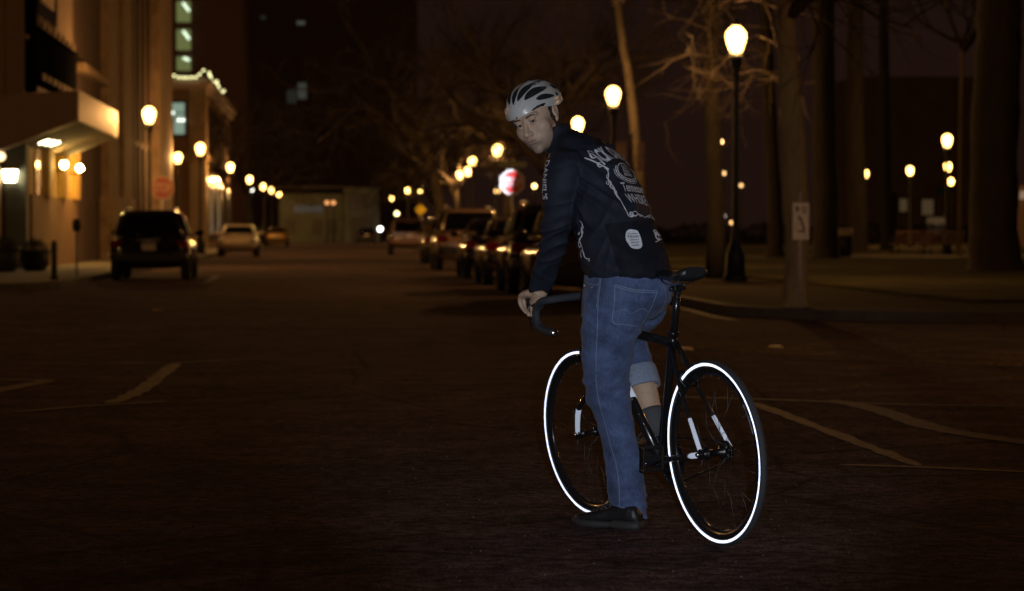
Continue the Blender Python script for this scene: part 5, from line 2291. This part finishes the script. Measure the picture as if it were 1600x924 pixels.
# dark balcony with rows of pale blocks
ibm = bpy.data.materials.new('black_matt')
ibm.use_nodes = True
_d = ibm.node_tree.nodes.new('ShaderNodeBsdfDiffuse')
_d.inputs['Color'].default_value = (.006, .006, .007, 1)
ibm.node_tree.links.new(_d.outputs[0], ibm.node_tree.nodes['Material Output'].inputs['Surface'])
xb = WX + .30
y0, y1 = 66.4, 76.5
mb = MB()
mb.b2(WX, xb, y0, y1, 5.30, 6.55)
bl('fire_balcony', mb, ibm)
for z in (5.22, 6.62):
    mb = MB()
    mb.b2(WX, xb + .05, y0 - .05, y1, z, z + .06)
    bal_ = bl('balcony_rail', mb, ibm)
    for i in range(7):
        y = y0 + .9 + (y1 - y0 - 1.2) * i / 7
        mb = MB(); mb.b2(xb - .02, xb + .05, y, y + .55, z + .08, z + .26); bl('balcony_block', mb, stone, bal_)
for q in (y0 + .3, y1 - .6):
    mb = MB(); mb.prism([(WX, q, 5.25), (xb - .1, q, 5.25), (WX, q, 4.85)], (0, .25, 0)); bl('balcony_bracket', mb, ibm)
mb = MB(); mb.b2(WX, WX + .28, 66.05, 66.38, 4.9, 25); bl('drain_column', mb, ibm)
# wedge canopy
cz = lambda x: 4.05 - (-6.6 - x) * .394
mb = MB()
mb.prism([(-6.6, 64, 4.05), (-6.6, 64, 4.83), (-12.5, 64, 4.40), (-12.5, 64, cz(-9.3)), (-9.3, 64, cz(-9.3))], (0, 1.0, 0))
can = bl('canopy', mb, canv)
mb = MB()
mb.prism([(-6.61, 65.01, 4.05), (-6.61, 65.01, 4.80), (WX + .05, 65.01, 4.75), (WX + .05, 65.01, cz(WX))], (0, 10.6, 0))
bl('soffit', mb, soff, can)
mb = MB()
n = 50
for i in range(n):
    y = 64.02 + 11.6 * i / n
    mb.b2(-6.60, -6.565, y, y + 11.6 / n * .8, 4.06, 4.82)
mb.b2(-6.60, -6.578, 64, 75.65, 4.04, 4.84)
bl('fascia', mb, mat('fascia_pale', (.80, .68, .52), .6), can)
lit_tube = glow('soffit_tube', (1, .84, .50), 13)
for i in range(3):
    mb = MB()
    y = 66.4 + i * 1.0
    x = -7.72 + i * .03
    mb.tube([(x - .16, y, cz(x - .16) - .03), (x + .10, y + .12, cz(x + .10) - .03)], .022, 8)
    bl('soffit_light', mb, lit_tube, can)
mb = MB()
mb.ball((-8.62, 64.2, 3.10), (.13, .10, .12), None, 14, 10)
bl('soffit_light', mb, glow('soffit_bowl', (1, .66, .34), 2.5), can)
mb = MB()
mb.loft([(V((-8.46, 64.85, 2.45)), V((.15, 0, 0)), V((0, .12, 0))), (V((-8.46, 64.85, 2.76)), V((.20, 0, 0)), V((0, .14, 0)))], 8, ex=6)
lt = bl('wall_lantern', mb, glow('lantern_glass', (1, .78, .45), 16))
mb = MB(); mb.b2(-8.69, -8.23, 64.68, 65.0, 2.77, 2.81); mb.b2(-8.61, -8.31, 64.75, 64.95, 2.40, 2.445); bl('lantern_cap', mb, ibm, lt)
for px, py in ((85, 259), (110, 264)):
    Y = yx(px) - .1
    z = H + (HOR - py) / FPX * Y
    mb = MB(); mb.ball((WX + .42, Y, z), .105, None, 14, 10)
    s_ = bl('wall_sconce', mb, glow('sconce_globe', (1, .60, .15), 190))
    mb = MB(); mb.tube([(WX + .1, Y, z - .16), (WX + .34, Y, z - .18), (WX + .42, Y, z - .13)], .022, 6); bl('sconce_arm', mb, ibm, s_)
mb = MB(); mb.b2(-9.10, -8.93, 64.2, 64.25, 1.40, 1.52); bl('window_sign', mb, glow('green_neon', (.35, .9, .05), .9))

# planters
leaf = mat('planter_leaves', (.05, .065, .025), .7, var=.4, vscale=20)
for x, y, h_, lab in ((-8.15, 61.2, .55, 'round planter with a clipped shrub at the left picture edge'), (-7.55, 62.6, .45, 'round planter with loose leaves before the grey pier')):
    t = thing('planter', lab, 'planter', (x, y, .136), 0, 'planters before the corner building')
    mb = MB(); mb.lathe((0, 0, 0), (0, 0, 1), [(.26, 0), (.36, .15), (.40, .42), (.38, h_), (.42, h_ + .02), (.42, h_ + .07), (.36, h_ + .07), (.34, h_ + .02)], 20); obj('pot', mb, mat('pot_glaze', (.045, .05, .035), .5, var=.3), t)
    mb = MB()
    for i in range(240):
        th = rnd.uniform(0, 6.28); ph = rnd.uniform(.0, 1.5); r_ = rnd.uniform(.15, .36)
        c = V((math.cos(th) * math.cos(ph) * r_, math.sin(th) * math.cos(ph) * r_, h_ + .04 + math.sin(ph) * r_ * .9))
        a = V((rnd.gauss(0, 1), rnd.gauss(0, 1), rnd.gauss(.4, 1))).normalized() * .07
        b = a.orthogonal().normalized() * .025
        mb.face([c - a * .2, c + a * .4 + b, c + a, c + a * .4 - b])
    obj('foliage', mb.mesh(fix=False), leaf, t)

# shop with string lights
XB = -7.3
t2 = thing('shop_building', 'two storey shop building with swagged string lights on its parapet', 'building', (XB, 140, .13))
def b2_(name, mb, m, par=None): return obj(name, mb, m, par or t2, (XB, 140, .13))
mb = MB(); mb.b2(-26, XB, 140, 178, .13, 9.6); b2_('wall', mb, mat('brown_render', (.20, .12, .07), .85, var=.15))
mb = MB(); mb.b2(-26.2, XB + .45, 139.55, 178.3, 9.6, 9.95); mb.b2(-26.1, XB + .22, 139.78, 178.2, 9.3, 9.6); b2_('cornice', mb, mat('pale_cornice', (.36, .30, .26), .7))
mb = MB(); mb.b2(-8.1, XB + .18, 139.82, 140.9, .13, 9.3); b2_('corner_pilaster', mb, stone)
mb = MB(); mb.b2(-8.05, XB + .2, 139.8, 140.95, .13, 5.0); b2_('shop_pilaster', mb, mat('cream_stone', (.34, .26, .16), .7, var=.1))
mb = MB(); mb.b2(-26, XB + .25, 139.75, 178.1, 5.2, 5.6); b2_('string_course', mb, stone)
mb = MB(); mb.b2(-9.75, -8.2, 139.88, 140, 6.55, 8.65); w1 = b2_('window', mb, mat('dark_frame', (.03, .025, .02), .6))
mb = MB(); mb.b2(-9.6, -8.35, 139.84, 139.88, 6.72, 8.5); b2_('pane', mb, glow('lit_window_green', (.56, .80, .62), .33), w1)
mb = MB()
for z in (7.9,): mb.b2(-9.62, -8.33, 139.80, 139.84, z, z + .06)
mb.b2(-9.10, -8.96, 139.80, 139.84, 6.7, 7.65); mb.b2(-9.62, -8.33, 139.8, 139.84, 7.58, 7.66)
b2_('glazing_bar', mb, mat('dark_frame', (0, 0, 0)), w1)
for x, z in ((-9.02, 7.93), (-8.66, 7.52), (-8.42, 7.52)):
    mb = MB(); mb.ball((x, 139.72, z), .085, None, 10, 8); b2_('bulb', mb, glow('white_bulb', (.9, 1, .85), 3), w1)
for i in range(7):
    y = 141.6 + i * 5
    mb = MB(); mb.b2(XB, XB + .05, y, y + 3.4, .6, 4.6); w_ = b2_('shop_window', mb, dark_in)
    if i in (1, 3):
        mb = MB(); mb.b2(XB + .05, XB + .07, y + .5, y + 2.2, 1.0, 3.6); b2_('lit_display', mb, glow('shop_light', (1, .72, .36), .14), w_)
    mb = MB(); mb.b2(XB, XB + .05, y + .3, y + 2.4, 6.4, 8.6); b2_('window', mb, dark_in)
strg = thing('string_lights', 'string of warm white festoon bulbs swagged along the shop parapet', 'string lights', (XB, 140, 10))
bulb = glow('festoon_bulb', (.95, .90, .42), 2.2)
mb = MB(); wire = MB()
pts = [(262, 105), (264, 108), (267, 112), (272, 117), (279, 119.5), (286, 120), (292, 120), (299, 120), (306, 119.5), (312, 115), (318, 109)]
P = [at(px, py, 139.3) for px, py in pts]
P += [V((XB + .35, 139.3 + 20 * i / 26, P[-1].z - .0 - .35 * math.sin(math.pi * (i % 13) / 13))) for i in range(1, 27)]
wire.tube(P, .012, 5)
o_ = obj('wire', wire, ibm, strg, (XB, 140, 10))
for i, p in enumerate(P):
    mb = MB(); mb.ball(p - V((0, 0, .05)), .075, None, 8, 6)
    obj('bulb', mb, bulb, strg, (XB, 140, 10))
for p in (P[0], P[10], P[23], P[-1]):
    mb = MB(); mb.tube([V((p.x, p.y + .3, 9.9)), V((p.x, p.y + .3, p.z - .02)), p], .03, 6)
    obj('bracket', mb, ibm, strg, (XB, 140, 10))

# towers and the building closing the street
tw = thing('office_tower', 'tall dark tower with three lit windows stacked over the string lights', 'building', (-14, 262, 0))
mb = MB(); mb.b2(-26, -9.4, 262, 280, 0, 48); obj('wall', mb, mat('tower_brick', (.20, .12, .10), .9, var=.2), tw, (-14, 262, 0))
for i, (za, zb_) in enumerate(((23.6, 25.8), (20.6, 22.8), (18.4, 19.9))):
    mb = MB(); mb.b2(-16.45, -14.95, 261.9, 262, za, zb_); w_ = obj('window', mb, glow('tower_window', (.44, .50, .17), .26), tw, (-14, 262, 0))
    mb = MB(); mb.tube([(-15.75, 261.8, zb_ - .15), (-15.1, 261.8, zb_ - 1.05 if i < 2 else zb_ - .4)], .13, 8); obj('strip_light', mb, glow('tube_white', (.80, 1, .74), 1.5), w_, (-14, 262, 0))
tc_ = thing('apartment_tower', 'very dark tower in the distance with two faint windows', 'building', (0, 335, 0))
mb = MB(); mb.b2(-19, 12, 335, 350, 0, 52); obj('wall', mb, mat('tower_dark', (.20, .15, .12), .9, var=.2), tc_, (0, 335, 0))
for x0, x1, z0, z1, s_ in ((-4.5, -3.3, 19.4, 21.6, .035), (-6.0, -4.7, 18.8, 20.6, .014), (-4.6, -3.5, 29.6, 30.1, .05), (-10.0 + .4, -8.9, 30.3, 30.8, .014)):
    mb = MB(); mb.b2(x0, x1, 334.9, 335, z0, z1); obj('window', mb, glow('faint_window_%s' % s_, (.9, 1, .8), s_), tc_, (0, 335, 0))
fb = thing('end_building', 'low pale building closing the far end of the street', 'building', (0, 250, 0))
def f_(name, x0, x1, y0, y1, z0, z1, m, par=None):
    mb = MB(); mb.b2(x0, x1, y0, y1, z0, z1); return obj(name, mb, m, par or fb, (0, 250, 0))
palew = mat('pale_render', (.16, .18, .135), .85, var=.25, vscale=.7)
f_('wall', -5.4, 1.2, 250, 262, 0, 5.0, palew)
f_('wall', 1.3, 5.0, 249.4, 262, 0, 5.6, palew)
f_('roof', -5.6, 5.2, 249.8, 262.3, 5.62, 5.8, mat('roof_felt', (.12, .12, .10), .9))
f_('door', 2.1, 4.2, 249.3, 249.4, 0, 2.6, mat('door_dark', (.10, .10, .08), .7))
f_('window', 1.9, 3.6, 249.3, 249.4, 3.3, 4.6, dark_in)
for x in (-4.6, -1.9, -.4): f_('window', x, x + 1.0, 249.9, 250, .9, 2.4, mat('door_dark', (0, 0, 0)))
f_('sign_band', -3.8, -.8, 249.86, 250, 3.1, 3.8, glow('band_light', (.7, .8, .8), .03))
# blocks beyond the park
pb = thing('park_side_block', 'tan block beyond the park behind the benches, lit by park lamps', 'building', (62, 238, .15))
def p_(name, pa, pb_, ya, yb, m, d=.1, par=None):
    a, b = at(pa, yb, 238), at(pb_, ya, 238)
    mb = MB(); mb.b2(a.x, b.x, 238 - d, 238 + (14 if d == 0 else 0), max(a.z, .15), b.z); return obj(name, mb, m, par or pb, (62, 238, .15))
p_('wall', 1338, 1530, 120, 372, mat('tan_block', (.13, .095, .06), .9, var=.2, vscale=.5), 0)
wl = glow('block_window', (1, .66, .30), .045)
for a, b, c, d in ((1405, 1417, 311, 331), (1440, 1458, 312, 336)):
    w_ = p_('window', a - 2, b + 2, c - 2, d + 2, dark_in, .1)
    p_('pane', a, b, c, d, wl, .14, w_)
p_('shop_window', 1448, 1476, 340, 366, glow('block_shop', (1, .62, .30), .05), .1)
p_('awning', 1462, 1480, 292, 304, mat('awning_teal', (.03, .09, .09), .8), .6)
p_('doorway', 1385, 1400, 300, 366, dark_in, .1)
pc = thing('kiosk', 'small kiosk with a lit fascia at the right edge of the park', 'kiosk', (42, 148, .15))
a = at(1578, 300, 148)
mb = MB(); mb.b2(a.x, a.x + 3.5, 148, 151, .15, 4.0); obj('wall', mb, stucco, pc, (42, 148, .15))
mb = MB(); mb.b2(a.x - .05, a.x + 3.5, 147.8, 148, 3.15, 3.65); obj('fascia', mb, glow('kiosk_fascia', (1, .66, .42), .22), pc, (42, 148, .15))
hd = thing('park_hedge', 'low ragged hedge along the far side of the park', 'hedge', (36, 205, .185))
rn2 = random.Random(3)
mb = MB()
for i in range(5200):
    x = rn2.uniform(-24, 34)
    top = 1.5 + .7 * noise.noise(V((x * .35, 0, 0))) + .35 * noise.noise(V((x * 1.6, 3, 0)))
    c = V((x, rn2.uniform(-.6, .6), rn2.random() ** .7 * top))
    a = V((rn2.gauss(0, 1), rn2.gauss(0, 1), rn2.gauss(0, 1))).normalized() * rn2.uniform(.12, .3)
    b = a.orthogonal().normalized() * .10
    mb.face([c - a, c + b, c + a, c - b])
obj('foliage', mb.mesh(fix=False), mat('hedge_leaves', (.03, .03, .016), .9), hd)
mb = MB()
for i in range(30): mb.tube([(-23.5 + i * 1.95, 0, 0), (-23.4 + i * 1.95, .1, .9)], .05, 5)
obj('stems', mb, bark_dk, hd)
